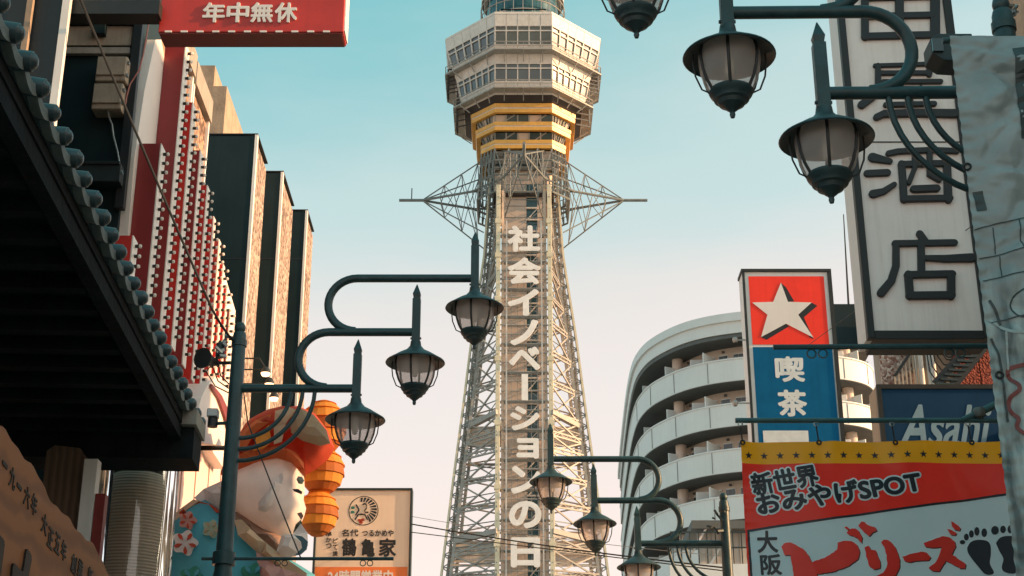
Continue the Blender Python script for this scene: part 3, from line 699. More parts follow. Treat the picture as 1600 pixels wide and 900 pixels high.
for k in range(-8, 25):
    c = EV(k*stp/LEN)+Vector((0, 0, .0))
    if proto is None:
        proto = disc_mesh().build('round_tile_end', M['tile'], rf_, smooth=True, local=True); o = proto
    else:
        o = proto.copy(); COL.objects.link(o)
    o.location = c-rf_.location; o.rotation_euler = (random.uniform(-.06, .06), random.uniform(-.06, .06), random.uniform(-.05, .05)); o.scale = [random.uniform(.92, 1.06)]*3
    up = -eout+Vector((0, 0, UPS)); a0 = c-eout*.04
    MB().tube([a0, a0+up*1.2], .043, 10, True).build('tile_row', M['tile'], rf_, smooth=True)
    n_ = c+edir*stp*.5
    pts = []
    for j in range(7):
        f = j/6; q = c+edir*(stp*f); sag = -.035*math.sin(math.pi*f); pts.append((q, sag))
    mb = MB()
    for (qa, sa_), (qb, sb_) in zip(pts, pts[1:]):
        z_ = Vector((0,0,1))
        mb.add([qa+z_*(sa_-.045), qb+z_*(sb_-.045), qb+z_*(sb_+.012), qa+z_*(sa_+.012), qa-eout*.16+z_*(sa_+.0), qb-eout*.16+z_*(sb_+.0), qb-eout*.16+z_*(sb_+.06), qa-eout*.16+z_*(sa_+.06)],
               [(0,1,2,3),(7,6,5,4),(3,2,6,7),(0,4,5,1),(0,3,7,4),(1,5,6,2)])
    mb.build('flat_tile_end', M['tile_pale'], rf_)
S0, S1 = EV(-8*stp/LEN), EV(1.0)
def sl_(f0, f1, d0, d1, z0, z1, nm, m):
    a, b = S0.lerp(S1, f0), S0.lerp(S1, f1)
    v = [a-eout*d0, b-eout*d0, b-eout*d1, a-eout*d1]; dz_ = Vector((0,0,1))
    return MB().add([p_+dz_*z0 for p_ in v]+[p_+dz_*z1 for p_ in v], [(0,3,2,1),(4,5,6,7),(0,1,5,4),(1,2,6,5),(2,3,7,6),(3,0,4,7)]).build(nm, m, rf_)
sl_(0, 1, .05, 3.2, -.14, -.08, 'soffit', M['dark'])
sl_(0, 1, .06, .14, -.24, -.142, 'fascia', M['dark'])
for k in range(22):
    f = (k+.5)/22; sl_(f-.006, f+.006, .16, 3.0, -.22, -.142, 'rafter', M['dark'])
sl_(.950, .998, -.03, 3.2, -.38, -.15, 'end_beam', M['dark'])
sl_(.94, 1.0, -.05, .16, -.145, -.03, 'end_cap', M['concrete'])
up = -eout+Vector((0,0,UPS))
a, b = S0-eout*.05, S1-eout*.05
MB().add([a, b, b+up*2.6, a+up*2.6, a+Vector((0,0,-.07)), b+Vector((0,0,-.07)), b+up*2.6+Vector((0,0,-.07)), a+up*2.6+Vector((0,0,-.07))], [(0,1,2,3),(7,6,5,4),(0,4,5,1),(1,5,6,2),(2,6,7,3),(3,7,4,0)]).build('roof_deck', M['tile'], rf_)
# shop front carrying it
shop = thing('shop_front', 'dark timber shop front under the tiled eave', 'shop', (-4.5, 7, 0))
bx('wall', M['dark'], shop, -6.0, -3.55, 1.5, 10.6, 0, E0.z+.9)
M['wood_panel'] = banded('dark_wood_panel', (.17, .11, .075), (.10, .065, .045), 6, 'X', .6, 2.0)
q0, q1 = P(50, 900, 10.3), P(138, 700, 10.3)
MB().prism([(q0.x, 0), (q1.x+.03, 0), (q1.x+.03, q1.z-.12), (q1.x-.06, q1.z), (q0.x+.05, q1.z+.02), (q0.x, q1.z-.02)], lambda u, v, t: (u, 10.3+t, v), 0, .06).build('timber_panel', M['wood_panel'], shop)
MB().box(q1.x+.04, q1.x+.13, 10.1, 10.2, 0, P(150, 717, 10.1).z).build('white_jamb', M['white'], shop)
MB().box(q1.x+.135, q1.x+.20, 10.12, 10.2, 0, P(150, 770, 10.1).z).build('red_jamb', M['dark_red'], shop)

# carved wooden board
M['board'] = banded('carved_board_wood', (.42, .145, .055), (.22, .075, .035), 2.2, 'Z', .5, 7.0, 3.5, .05)
M['bark'] = mat('pale_bark_edge', (.60, .48, .36), .7, var=.25, scale=20, bump=.4)
B0, B1 = P(0, 668, 6.0), P(178, 903, 7.42)
bd = Vector((B1.x-B0.x, B1.y-B0.y, 0)).normalized(); bn = Vector((bd.y, -bd.x, 0)); BL = (Vector((B1.x, B1.y))-Vector((B0.x, B0.y))).length
slope = (B1.z-B0.z)/BL
def BF(u, v, t): q = Vector((B0.x, B0.y, 0))+bd*u+bn*t; return (q.x, q.y, v)
def bedge(u): return B0.z+slope*u+.016*math.sin(u*7.1)+.010*math.sin(u*17+1)+.006*math.sin(u*41)
bo = thing('carved_signboard', 'live-edge brown wooden signboard with carved black characters under the eave', 'signboard', (B0.x, B0.y+.7, 2.0))
us = [-.5+(BL+1.0)*k/70 for k in range(71)]
MB().prism([(u, bedge(u)) for u in us]+[(us[-1], 1.85), (us[0], 2.1)], BF, -.09, 0).build('board', M['board'], bo)
eb = MB()
for a, b in zip(us, us[1:]):
    eb.add([BF(a, bedge(a)+.002, -.088), BF(b, bedge(b)+.002, -.088), BF(b, bedge(b)-.004, -.004), BF(a, bedge(a)-.004, -.004), BF(a, bedge(a)+.014, -.05), BF(b, bedge(b)+.014, -.05)], [(0,4,5,1),(4,3,2,5)])
eb.build('bark_edge', M['bark'], bo, smooth=True)
u = .06
for ch in '一九一六年　大正五年　創業　新世界':
    if ch == '　': u += .05; continue
    hgt, wd = .085, .062
    v = bedge(u)-.175-.03*(u/BL)
    if ch == '一': text(MB(), ch, lambda a, b, t: BF(a, b+(a-u)*slope, .002+.004*t), (u, v+.035, u+wd*.8, v+.052), .02).build('small_character', M['ink'], bo)
    else: text(MB(), ch, lambda a, b, t: BF(a, b+(a-u)*slope, .002+.004*t), (u, v, u+wd, v+hgt), .02).build('small_character', M['ink'], bo)
    u += wd+.018
M['ink_gloss'] = mat('glossy_black_lacquer', (.010, .012, .014), .32, var=.2, spec=.4)
u = -.22
for ch in '串かつ':
    v = bedge(u+.15)-.72
    text(MB(), ch, lambda a, b, t: BF(a, b+(a-u)*slope, .005+.010*t), (u, v, u+.40, v+.42), .03).build('large_character', M['ink_gloss'], bo)
    u += .48
for f in (.1, .9):
    q = Vector(BF(BL*f, 2.3, -.09)); MB().beam(q, (-3.56, q.y, 2.3), .05).build('wall_bracket', M['black'], bo)

# paper lantern in its clear cover
M['paper'] = banded('ribbed_lantern_paper', (.66, .50, .38), (.34, .25, .19), 13, 'Z', .7, .15, 1.0, .5)
def film():
    m = bpy.data.materials.new('clear_plastic_film'); m.use_nodes = True; n = m.node_tree.nodes; l = m.node_tree.links
    n.remove(n['Principled BSDF']); gl = n.new('ShaderNodeBsdfGlossy'); gl.inputs['Roughness'].default_value = .08; gl.inputs[0].default_value = (.9, .95, .95, 1)
    tp = n.new('ShaderNodeBsdfTransparent'); tp.inputs[0].default_value = (.90, .90, .90, 1); fr = n.new('ShaderNodeFresnel'); fr.inputs[0].default_value = 1.45
    ad = n.new('ShaderNodeMath'); ad.operation = 'MULTIPLY_ADD'; ad.inputs[1].default_value = 1.0; ad.inputs[2].default_value = .07; l.new(fr.outputs[0], ad.inputs[0])
    mxs = n.new('ShaderNodeMixShader'); l.new(ad.outputs[0], mxs.inputs[0]); l.new(tp.outputs[0], mxs.inputs[1]); l.new(gl.outputs[0], mxs.inputs[2]); l.new(mxs.outputs[0], n['Material Output'].inputs[0]); return m
M['film'] = film()
LY_ = 11.5; lk = LY_/9.0
lc = P(212, 800, LY_); ln = thing('paper_lantern', 'long ribbed paper lantern in a clear plastic cover hanging under the eave', 'lantern', (lc.x, LY_, 2.6))
zt = P(212, 742, LY_).z
MB().lathe([(r*lk, z*lk) for r, z in [(.05, 0), (.15, -.01), (.185, -.05), (.205, -.14), (.212, -.35), (.212, -1.1), (.19, -1.3), (.13, -1.38), (.05, -1.38)]], (lc.x, LY_, zt), 40).build('paper_body', M['paper'], ln, smooth=True)
MB().lathe([(.17, .0), (.19, .015), (.19, .10), (.15, .11)], (lc.x, LY_, zt), 28, caps=True).build('top_ring', M['black'], ln, smooth=True)
MB().tube([(lc.x, LY_, zt+.1), (lc.x, LY_, zt+.34), (lc.x, 10.8, zt+.36)], .02, 6).build('hanger', M['black'], ln)
fm = MB(); rows = []
for j in range(9):
    z_ = zt+.30-(2.2)*j/8; rw = []
    for k in range(72):
        a_ = 2*math.pi*k/72; rr_ = lk*(.232+.006*math.sin(9*a_+1.0)*(.6+.4*math.sin(j))+.004*math.sin(23*a_+.8*j)); rw.append((lc.x+rr_*math.cos(a_), LY_+rr_*math.sin(a_), z_))
    rows += rw
fm.add(rows, [(j*72+k, j*72+(k+1) % 72, (j+1)*72+(k+1) % 72, (j+1)*72+k) for j in range(8) for k in range(72)])
fm.build('plastic_cover', M['film'], ln, smooth=True)

# ================================================================== LEFT: DARK BUILDINGS BEHIND THE EAVE
db = thing('dark_building', 'dark narrow building with pale corner trim rising behind the tiled eave', 'building', (-6, 12.7, 0))
CX = P(112, 0, 11.5).x
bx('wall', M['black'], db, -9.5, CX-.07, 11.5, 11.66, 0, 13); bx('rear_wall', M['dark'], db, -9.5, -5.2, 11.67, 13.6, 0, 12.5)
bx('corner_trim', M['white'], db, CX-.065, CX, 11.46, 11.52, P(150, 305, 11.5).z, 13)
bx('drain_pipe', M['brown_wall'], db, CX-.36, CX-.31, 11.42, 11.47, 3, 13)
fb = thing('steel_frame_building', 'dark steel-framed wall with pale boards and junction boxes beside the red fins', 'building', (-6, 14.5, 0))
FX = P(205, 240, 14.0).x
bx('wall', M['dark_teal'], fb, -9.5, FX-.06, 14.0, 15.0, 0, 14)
def strip(nm, m, py0, py1, d0, d1, px0=120, px1=214, par=fb):
    a, b = P(px0, py1, 14.0), P(px1, py0, 14.0); return bx(nm, m, par, a.x-.8 if px1-px0 > 30 else P(px0, 150, 14.0).x, P(px1, .5*(py0+py1), 14.0).x, 14.0-d1, 14.0-d0, a.z, b.z, bevel=.006)
strip('steel_beam', M['steel'], 16, 28, .002, .16); strip('steel_beam_web', M['dark_teal'], 6, 16, .002, .05)
M['ply'] = mat('weathered_board', (.42, .34, .26), .7, var=.2, scale=4, bump=.15, streak=.6)
strip('pale_board', M['ply'], -20, 5, .003, .03); strip('pale_board', M['ply'], 43, 73, .003, .03, 120, 207); strip('pale_ledge', M['concrete'], 78, 88, .003, .06, 120, 205)
strip('steel_beam', M['steel'], 30, 42, .002, .10)
strip('steel_channel', M['steel'], 272, 298, .004, .22, 130, 196)
strip('channel_lip', M['black'], 268, 273, .004, .24, 130, 196)
strip('corner_post', M['black'], -20, 330, .001, .08, 200, 214)
bx('bolt_plate', M['dark_teal'], fb, P(145, 50, 13.9).x, P(164, 50, 13.9).x, 13.88, 13.96, P(150, 53, 13.9).z, P(150, 38, 13.9).z)
for k, (y0, y1, xa, xb) in enumerate(((88, 126, 148, 200), (130, 170, 142, 193))):
    a, b = P(xa, y1, 13.8), P(xb, y0, 13.8)
    jb = thing('junction_box', ('upper' if k == 0 else 'lower')+' of two beige metal junction boxes on the dark steel wall', 'junction box', (.5*(a.x+b.x), 13.9, a.z), 'beige junction boxes')
    bx('housing', M['ply'], jb, a.x, b.x, 13.8, 14.0, a.z, b.z, bevel=.012); bx('lid', M['ply'], jb, a.x+.01, b.x-.01, 13.78, 13.798, a.z+.06, b.z-.012, bevel=.006)
    for q in (.25, .75): bx('hinge', M['galv'], jb, b.x-.004, b.x+.018, 13.8, 13.84, a.z+(b.z-a.z)*q-.015, a.z+(b.z-a.z)*q+.015)
def cable(name, label, pts, r=.008, m=None, group=None, cat='cable'):
    o = MB().tube(pts, r, 6).build(name, m or M['cable']); tag(o, label, cat, group); return o
def sagged(a, b, s, n=16): return [a.lerp(b, k/n)-Vector((0,0,s*4*(k/n)*(1-k/n))) for k in range(n+1)]
cable('box_cable', 'grey cable dropping from the lower beige junction box', [P(168, 170, 13.85), P(170, 182, 13.85), P(175, 195, 13.85), P(177, 212, 13.85), P(183, 235, 13.85), P(188, 262, 13.85), P(192, 273, 13.8)], .009, M['galv'])
cable('pink_cable', 'pink cable looping from the junction boxes to the white fin panel', [P(195, 168, 13.75), P(198, 150, 13.75), P(203, 132, 13.75), P(217, 110, 13.75), P(224, 85, 13.75), P(230, 50, 13.8), P(232, 38, 13.9)], .008, mat('pink_rubber', (.45, .16, .13), .6))
cable('black_cable', 'long black cable slanting down across the junction boxes and red fins', sagged(P(118, -20, 11.3), P(330, 480, 12.6), .02)+sagged(P(330, 480, 12.6), P(372, 540, 13.0), .03)[1:], .011)
cable('dark_wire', 'thin dark wire hanging down in front of the paper figure', sagged(P(380, 608, 13.0), P(387, 660, 13.6), .0, 3)+sagged(P(387, 660, 13.6), P(470, 872, 13.0), .01)[1:], .006)

# red lightbox sign above the street
Y0 = 11.7
sgn = thing('red_lightbox_sign', 'red box sign with white brush characters over the street', 'sign', (P(394, 40, Y0).x, Y0, P(394, 50, Y0).z))
a, b = P(250, 50, Y0), P(538, -150, Y0); rx0, rx1 = P(250, 20, Y0).x, P(538, 20, Y0).x
bx('box', M['red'], sgn, rx0, rx1, Y0, Y0+.25, a.z, b.z, bevel=.008)
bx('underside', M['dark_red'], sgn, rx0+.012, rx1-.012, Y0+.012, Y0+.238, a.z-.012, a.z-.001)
bx('edge_trim', M['white'], sgn, rx1+.001, rx1+.012, Y0+.01, Y0+.24, a.z+.02, b.z)
for k in range(11):
    x_ = rx0+.06+(rx1-rx0-.1)*k/11; bx('clip', M['white'], sgn, x_, x_+.06, Y0-.006, Y0+.01, a.z-.004, a.z+.012)
for k, ch in enumerate('年中無休'):
    text(MB(), ch, face(Y0-.001, .014), pbox(317+37.5*k, 5, 352+37.5*k, 36, Y0), .028).build('character', M['white'], sgn)
for py in (22, -60): MB().box(CX-.3, rx0+.02, Y0-.12, Y0+.06, P(250, py, Y0).z-.07, P(250, py, Y0).z+.07).build('bracket', M['black'], sgn)

# ================================================================== LEFT: RED FINS WITH BULBS, PINK FACADE
M['fin_red'] = mat('fin_red', (.62, .03, .022), .38, var=.12, scale=3)
M['fin_dark'] = mat('fin_maroon', (.26, .022, .022), .42, var=.12, scale=3)
M['fin_white'] = mat('fin_white', (.86, .78, .72), .5, var=.05, scale=2)
M['pink'] = mat('pink_cladding', (.84, .62, .56), .55, var=.05, scale=1, streak=.12)
WX, FXX, NX = -4.0, -3.62, -3.85
pk = thing('pink_building', 'pale pink clad shop building carrying the red bulb fins', 'building', (-6.5, 18, 0))
bx('wall', M['concrete'], pk, -9.5, WX-.06, 15.02, 21.0, 0, 8.6)
y = 13.62
for k in range(18):
    w_ = .395; bx('cladding_panel', M['pink'], pk, WX-.05, WX-.008+.012*(k % 2), y+.004, y+w_-.004, 0, 7.2); y += w_+.012
fn = thing('bulb_fin_sign', 'white panel with a fan of red upright fins edged with bulbs', 'sign', (WX, 16, 5))
zb_ = 7.15
outl = [PX(p_, q_, NX) for p_, q_ in ((243, 62), (226, 140), (210, 245), (200, 365))]; outl += [Vector((NX, outl[-1].y-.1, zb_-.1)), Vector((NX, PX(368, 486, NX).y, zb_-.1))]
outl += [PX(p_, q_, NX) for p_, q_ in ((368, 486), (338, 385), (306, 290), (277, 180), (262, 120), (252, 62))]
MB().prism([(p_.y, p_.z) for p_ in outl], lambda u, v, t: (NX+t, u, v), -.22, .0).build('panel', M['fin_white'], fn)
M['socket'] = mat('bulb_socket', (.015, .012, .012), .5)
fins = [(216, 380, .24), (246, 238, .26), (270, 82, .26), (289, 172, .24), (307, 245, .22), (322, 298, .20), (335, 345, .18), (346, 380, .16), (355, 418, .15), (363, 455, .14), (370, 488, .13)]
for k, (px, ptop, th) in enumerate(fins):
    th *= .78
    t_ = FXX/((px-800)/FPX); yy = t_*(CP-(450-375)/FPX*SP); zt_ = P(px, ptop, yy).z
    f = bx('fin', M['fin_dark'] if k % 3 == 1 or k == 2 else M['fin_red'], fn, NX+.001, FXX-.012, yy-th, yy, zb_, zt_, bevel=.004)
    bx('edge_strip', M['fin_white'], f, FXX-.0115, FXX, yy-th, yy, zb_, zt_)
    sb, bb = MB(), MB(); z_ = zt_-.07; j = 0
    while z_ > zb_+.04:
        c = yy-th*.45
        sb.lathe([(.017, 0), (.019, .036)], (0, 0, 0), 7, caps=True); n0 = len(sb.v)-14
        for q in range(n0, len(sb.v)): vx, vy, vz = sb.v[q]; sb.v[q] = (FXX+vz, c+vx, z_+vy)
        bb.lathe([(.012, .034), (.019, .042), (.021, .052), (.015, .062), (.001, .066)], (0, 0, 0), 8); n0 = len(bb.v)-40
        for q in range(n0, len(bb.v)): vx, vy, vz = bb.v[q]; bb.v[q] = (FXX+vz, c+vx, z_+vy)
        z_ -= .105
    sb.build('socket_strip', M['socket'], f, kind='stuff'); bb.build('bulb_strip', M['bulb'], f, smooth=True, kind='stuff')
# arched panel and red trim below
ar = thing('arched_panel', 'white arched panel with a red curved edge below the bulb fins', 'sign', (WX, 16.4, 6))
aX = -3.56
pts = [PX(p_, q_, aX) for p_, q_ in ((302, 690), (303, 650), (310, 622), (322, 598), (334, 588), (346, 596), (357, 622), (366, 660), (368, 700))]
MB().prism([(p_.y, p_.z) for p_ in pts], lambda u, v, t: (aX+t, u, v), -.30, .03).build('panel', M['fin_white'], ar)
pts2 = [PX(p_, q_, aX+.05) for p_, q_ in ((330, 600), (345, 618), (356, 642), (364, 690), (360, 690), (350, 650), (340, 622), (329, 604))]
MB().prism([(p_.y, p_.z) for p_ in pts2], lambda u, v, t: (aX+.035+t, u, v), 0, .03).build('red_curve', M['dark_red'], ar)
bx('rail', M['galv'], pk, WX-.008, WX+.06, 13.6, 17.5, PX(320, 690, WX).z-.03, PX(320, 690, WX).z+.03)

# ---- pebble-clad building and black pylons further up the street
M['pebble'] = pebble('pebble_dash', (.60, .38, .26), (.12, .07, .05), 11)
M['pebble2'] = pebble('pale_pebble_dash', (.58, .45, .37), (.12, .08, .06), 13)
cb = thing('pebble_clad_building', 'old building with sunlit pebble-dash panels in pale frames above the red fins', 'building', (-7, 21.5, 0))
SX = -5.05
zt1 = PX(302, 84, SX).z; ya = PX(246, 84, SX).y; yb = PX(303, 90, SX).y; yc_ = PX(331, 120, SX).y
bx('wall', M['concrete'], cb, -11, SX-.06, 16.2, yc_+.05, 0, zt1-.02)
for y0_, y1_, zt_ in ((ya, PX(274, 90, SX).y, zt1), (PX(275, 90, SX).y, yb, zt1), (yb+.06, yc_, zt1-.06)):
    bx('pebble_panel', M['pebble'], cb, SX-.05, SX-.02, y0_+.05, y1_-.05, 4, zt_-.45)
    bx('frame_post', M['white'], cb, SX-.055, SX+.03, y0_, y0_+.07, 4, zt_-.40); bx('frame_post', M['white'], cb, SX-.055, SX+.03, y1_-.07, y1_, 4, zt_-.40)
    bx('frame_head', M['concrete'], cb, SX-.055, SX+.06, y0_, y1_, zt_-.40, zt_)
bx('rear_wall', M['brown_wall'], cb, -11, P(356, 200, 27).x, 26.6, 30, 0, P(345, 150, 27).z); bx('rear_gable', M['brown_wall'], cb, -11, P(340, 140, 27).x, 26.6, 30, P(345, 150, 27).z, P(340, 118, 27).z)
for (px0, px1, px2, ptop, Yp) in ((322, 402, 418, 212, 25.0), (412, 442, 460, 270, 28.0), (452, 480, 490, 330, 31.5)):
    a, b = P(px0, ptop, Yp), P(px1, ptop, Yp); y2 = PX(px2, ptop+30, b.x).y
    n_ = {322: 'broad black pylon with a pebbled side, beside the pebble-dash panels', 412: 'middle of three black pylons with pebbled sides along the street', 452: 'narrow far black pylon with a pebbled side against the sky'}[px0]
    py_ = thing('black_pylon', n_, 'pylon', (b.x-.6, Yp+.5, 0), 'black pylons with pebbled sides')
    wl = a.x if px0 == 322 else b.x-1.4
    bx('front_panel', M['dark_teal'], py_, wl, b.x-.04, Yp, Yp+.06, 0, a.z)
    bx('core', M['concrete'], py_, wl+.02, b.x-.05, Yp+.062, y2-.03, 0, a.z-.06)
    bx('pebble_side', M['pebble2'], py_, b.x-.048, b.x-.01, Yp+.09, y2, 0, a.z-.1)
    bx('corner_trim', M['white'], py_, b.x-.038, b.x+.012, Yp-.012, Yp+.086, 0, a.z+.02)
    bx('cap', M['black'], py_, wl-.01, b.x+.016, Yp-.016, y2+.01, a.z+.021, a.z+.04)
    bx('joint', M['black'], py_, wl, b.x-.05, Yp-.004, Yp, P(px0, 405, Yp).z, P(px0, 403.6, Yp).z)
# lit spot lamps
M['lit'] = mat('lit_lamp', (1.0, .62, .34), .4, emit=2.2)
for k, (px, py) in enumerate(((415, 583), (421, 600), (428, 622))):
    c = P(px, py, 20.5+.5*k); s_ = thing('spot_lamp', 'small lit spot lamp on a bracket between the pink wall and black pylons', 'spot lamp', (c.x, c.y, c.z), 'small lit spot lamps')
    MB().lathe([(.03, .09), (.06, .05), (.075, 0)], (c.x, c.y, c.z), 14, caps=True).build('housing', M['black'], s_, smooth=True)
    MB().lathe([(.001, -.055), (.05, -.04), (.068, -.002)], (c.x, c.y, c.z), 14).build('lamp_face', M['lit'], s_, smooth=True)
    MB().tube([(c.x, c.y, c.z+.07), (c.x-.1, c.y, c.z+.22), (WX-.02, c.y, c.z+.22)], .012, 6).build('bracket', M['black'], s_)
# ================================================================== PAPER FIGURE ON THE LEFT FACADE
from mathutils import noise as _n
def inside(p, poly):
    x, y = p; r = False; n = len(poly)
    for i in range(n):
        x1, y1 = poly[i]; x2, y2 = poly[(i+1) % n]
        if (y1 > y) != (y2 > y) and x < (x2-x1)*(y-y1)/(y2-y1)+x1: r = not r
    return r
def bdist(p, poly):
    d = 1e9; p = Vector(p); n = len(poly)
    for i in range(n):
        a = Vector(poly[i]); b = Vector(poly[(i+1) % n]); ab = b-a; t = max(0, min(1, (p-a).dot(ab)/max(1e-9, ab.dot(ab)))); d = min(d, (p-(a+ab*t)).length)
    return d
def puff(name, px_poly, Y, depth, m, parent, step=.10, rad=.35, back=.6, jit=.3, soft=False):
    "swollen paper shape: an outline filled to both sides, in flat facets"
    poly = [(P(a, b, Y).x, P(a, b, Y).z) for a, b in px_poly]; pts = []
    n = len(poly)
    for i in range(n):
        a, b = Vector(poly[i]), Vector(poly[(i+1) % n]); k = max(1, int((b-a).length/step))
        pts += [a.lerp(b, j/k) for j in range(k)]
    nb = len(pts); xs = [p[0] for p in poly]; zs = [p[1] for p in poly]; rnd = random.Random(len(px_poly)*31+int(px_poly[0][0]))
    x = min(xs)
    while x < max(xs):
        z = min(zs)
        while z < max(zs):
            q = Vector((x+rnd.uniform(-jit, jit)*step, z+rnd.uniform(-jit, jit)*step))
            if inside(q, poly) and bdist(q, poly) > step*.45: pts.append(q)
            z += step
        x += step
    vs, _, fs, *_r = delaunay_2d_cdt(pts, [(i, (i+1) % nb) for i in range(nb)], [], 1, 1e-5)
    d = [min(1.0, bdist(v, poly)/rad) for v in vs]; hgt = [depth*math.sqrt(max(0, 1-(1-q)**2)) for q in d]
    k = len(vs)
    mb = MB(); mb.add([(v.x, Y-h, v.y) for v, h in zip(vs, hgt)]+[(v.x, Y+.02+h*back, v.y) for v, h in zip(vs, hgt)], [])
    fs = [tuple(f) for f in fs if inside(sum((Vector(vs[i]) for i in f), Vector((0, 0)))/len(f), poly)]
    mb.f = [tuple(reversed(f)) for f in fs]+[tuple(i+k for i in f) for f in fs]
    cnt = {}
    for f in fs:
        for a, b in zip(f, f[1:]+f[:1]): cnt[(a, b)] = 1
    for (a, b) in cnt:
        if (b, a) not in cnt: mb.f.append((a, b, b+k, a+k))
    return mb.build(name, m, parent, smooth=soft)
def paper(name, rgb, **k): return thin(mat(name, rgb, .7, var=.10, scale=4, bump=.12, bscale=30, **k), .35)
FY = 17.4
fg = thing('paper_figure', 'large paper figure in profile, red cap and blue flowered robe, on the pink facade', 'statue', (P(390, 900, FY).x, FY, P(390, 960, FY).z))
M['skin'] = paper('white_paper_skin', (.88, .83, .82)); M['skin2'] = paper('brown_paper_neck', (.42, .27, .21)); M['robe'] = paper('blue_paper_robe', (.12, .46, .58), dirt=.25)
M['cap_red'] = paper('red_paper', (.58, .08, .035)); M['cap_or'] = paper('orange_paper', (.80, .22, .07)); M['tan'] = paper('tan_paper', (.55, .40, .26)); M['green'] = paper('green_paper', (.06, .32, .24))
M['gourd'] = paper('amber_paper', (.86, .36, .05)); M['gourd2'] = paper('dark_amber_paper', (.52, .16, .03)); M['pinkp'] = paper('pink_paper', (.72, .40, .36)); M['gold_p'] = paper('pale_gold_paper', (.75, .55, .38))
puff('robe', [(262,830),(272,808),(295,790),(325,778),(350,795),(372,815),(398,836),(432,862),(470,884),(492,898),(498,1010),(258,1010)], FY, .55, M['robe'], fg, .12, .6, .6, .3, True)
puff('back_of_neck', [(303,778),(318,764),(345,752),(372,745),(372,815),(345,802),(322,790)], FY-.1, .25, M['skin'], fg, .13)
puff('neck', [(342,796),(372,800),(410,826),(440,838),(446,858),(436,870),(410,862),(380,838),(350,812)], FY-.22, .28, M['skin2'], fg, .12)
head = puff('head', [(346,752),(372,732),(400,720),(432,714),(458,718),(471,728),(475,748),(476,766),(474,780),(478,794),(475,806),(470,818),(462,829),(448,836),(430,839),(408,832),(388,818),(366,804),(346,796)], FY-.12, .46, M['skin'], fg, .085, .45, .6, .3, True)
puff('ear', [(441,738),(434,744),(418,766),(403,786),(404,797),(415,799),(426,790),(437,766),(443,748)], FY-.52, .13, M['skin'], head, .05, .10, .6, .2, True)
puff('eyebrow', [(463,749),(466,744),(472,745),(475,750),(472,756),(466,755)], FY-.44, .05, mat('grey_green_paper', (.20, .24, .20), .6), head, .04, .05)
puff('eye', [(457,764),(466,764),(472,768),(471,772),(466,770),(459,767)], FY-.46, .03, M['ink'], head, .04, .04)
puff('nostril', [(464,802),(471,800),(474,806),(470,812)], FY-.42, .03, M['skin2'], head, .04, .04)
puff('mouth', [(462,819),(470,812),(472,817),(464,830),(458,832)], FY-.40, .03, mat('dark_green_paper', (.05, .07, .05), .6), head, .04, .04)
puff('hand', [(440,836),(458,834),(470,818),(480,832),(481,852),(468,866),(446,872),(430,866),(436,850)], FY-.45, .22, M['skin'], fg, .10, .18)
puff('sleeve_edge', [(460,836),(472,838),(481,846),(479,858),(470,866),(460,868),(472,856),(470,846)], FY-.70, .04, mat('slate_paper', (.08, .16, .20), .6), fg, .06, .05)
puff('collar', [(366,812),(378,812),(404,838),(440,868),(480,896),(470,905),(430,884),(396,858),(372,836)], FY-.50, .14, M['gold_p'], fg, .10, .12)
puff('lapel', [(400,862),(440,888),(488,902),(492,940),(430,930),(405,900)], FY-.55, .10, M['pinkp'], fg, .12, .15)
puff('shoulder_cloth', [(268,820),(272,806),(288,792),(306,782),(330,788),(346,800),(330,802),(300,806),(280,818)], FY-.28, .20, M['cap_red'], fg, .12, .2)
puff('shoulder_trim', [(266,810),(280,796),(302,780),(312,782),(292,796),(276,812)], FY-.36, .10, M['gold_p'], fg, .10, .1)
def flower(cx, cy, r, m, mid):
    pts = []
    for k in range(40):
        a = 2*math.pi*k/40; rr = r*(.86+.14*math.cos(5*a)); pts.append((cx+rr*math.cos(a), cy+rr*math.sin(a)))
    f = puff('flower', pts, FY-.56, .04, m, fg, .12, .1)
    for k in range(5):
        a = 2*math.pi*k/5+.3; c = (cx+r*.55*math.cos(a), cy+r*.55*math.sin(a)); ca, sa = math.cos(a), math.sin(a)
        puff('petal', [(c[0]+ca*u-sa*v, c[1]+sa*u+ca*v) for u, v in ((-r*.32,0),(0,r*.14),(r*.24,r*.10),(r*.30,0),(r*.24,-r*.10),(0,-r*.14))], FY-.61, .015, mid, f, .06, .05)
flower(289, 848, 21, M['skin'], M['cap_red']); flower(293, 813, 15, M['pinkp'], M['cap_red']); flower(330, 826, 15, mat('pale_green_paper', (.34, .42, .32), .7), M['tan']); flower(300, 905, 22, M['green'], M['robe']); flower(395, 900, 22, M['green'], M['robe'])
cap = puff('cap', [(344,742),(352,712),(366,690),(382,668),(402,650),(432,638),(465,634),(492,646),(512,672),(523,700),(512,718),(492,733),(477,742),(470,722),(455,708),(430,702),(405,708),(380,724)], FY-.15, .50, M['cap_red'], fg, .09, .4, .6, .3, True)
puff('cap_brim', [(344,742),(352,728),(376,710),(406,698),(438,696),(462,706),(474,722),(477,745),(470,738),(455,722),(432,715),(402,721),(372,734)], FY-.42, .24, M['cap_or'], fg, .07, .12, .6, .3, True)
puff('cap_patch', [(452,652),(470,638),(490,648),(510,672),(516,692),(500,696),(472,688),(455,676)], FY-.60, .07, M['tan'], cap, .10, .2)
puff('cap_patch', [(362,694),(380,672),(400,656),(424,646),(420,660),(398,676),(384,700),(368,706)], FY-.58, .07, M['cap_or'], cap, .10, .2)
puff('cap_patch', [(430,642),(452,636),(462,640),(446,662),(440,690),(428,694),(428,668)], FY-.64, .05, M['gold_p'], cap, .10, .2)
puff('cap_patch', [(400,684),(420,664),(424,690),(412,700),(396,704)], FY-.66, .04, M['gourd'], cap, .10, .2)
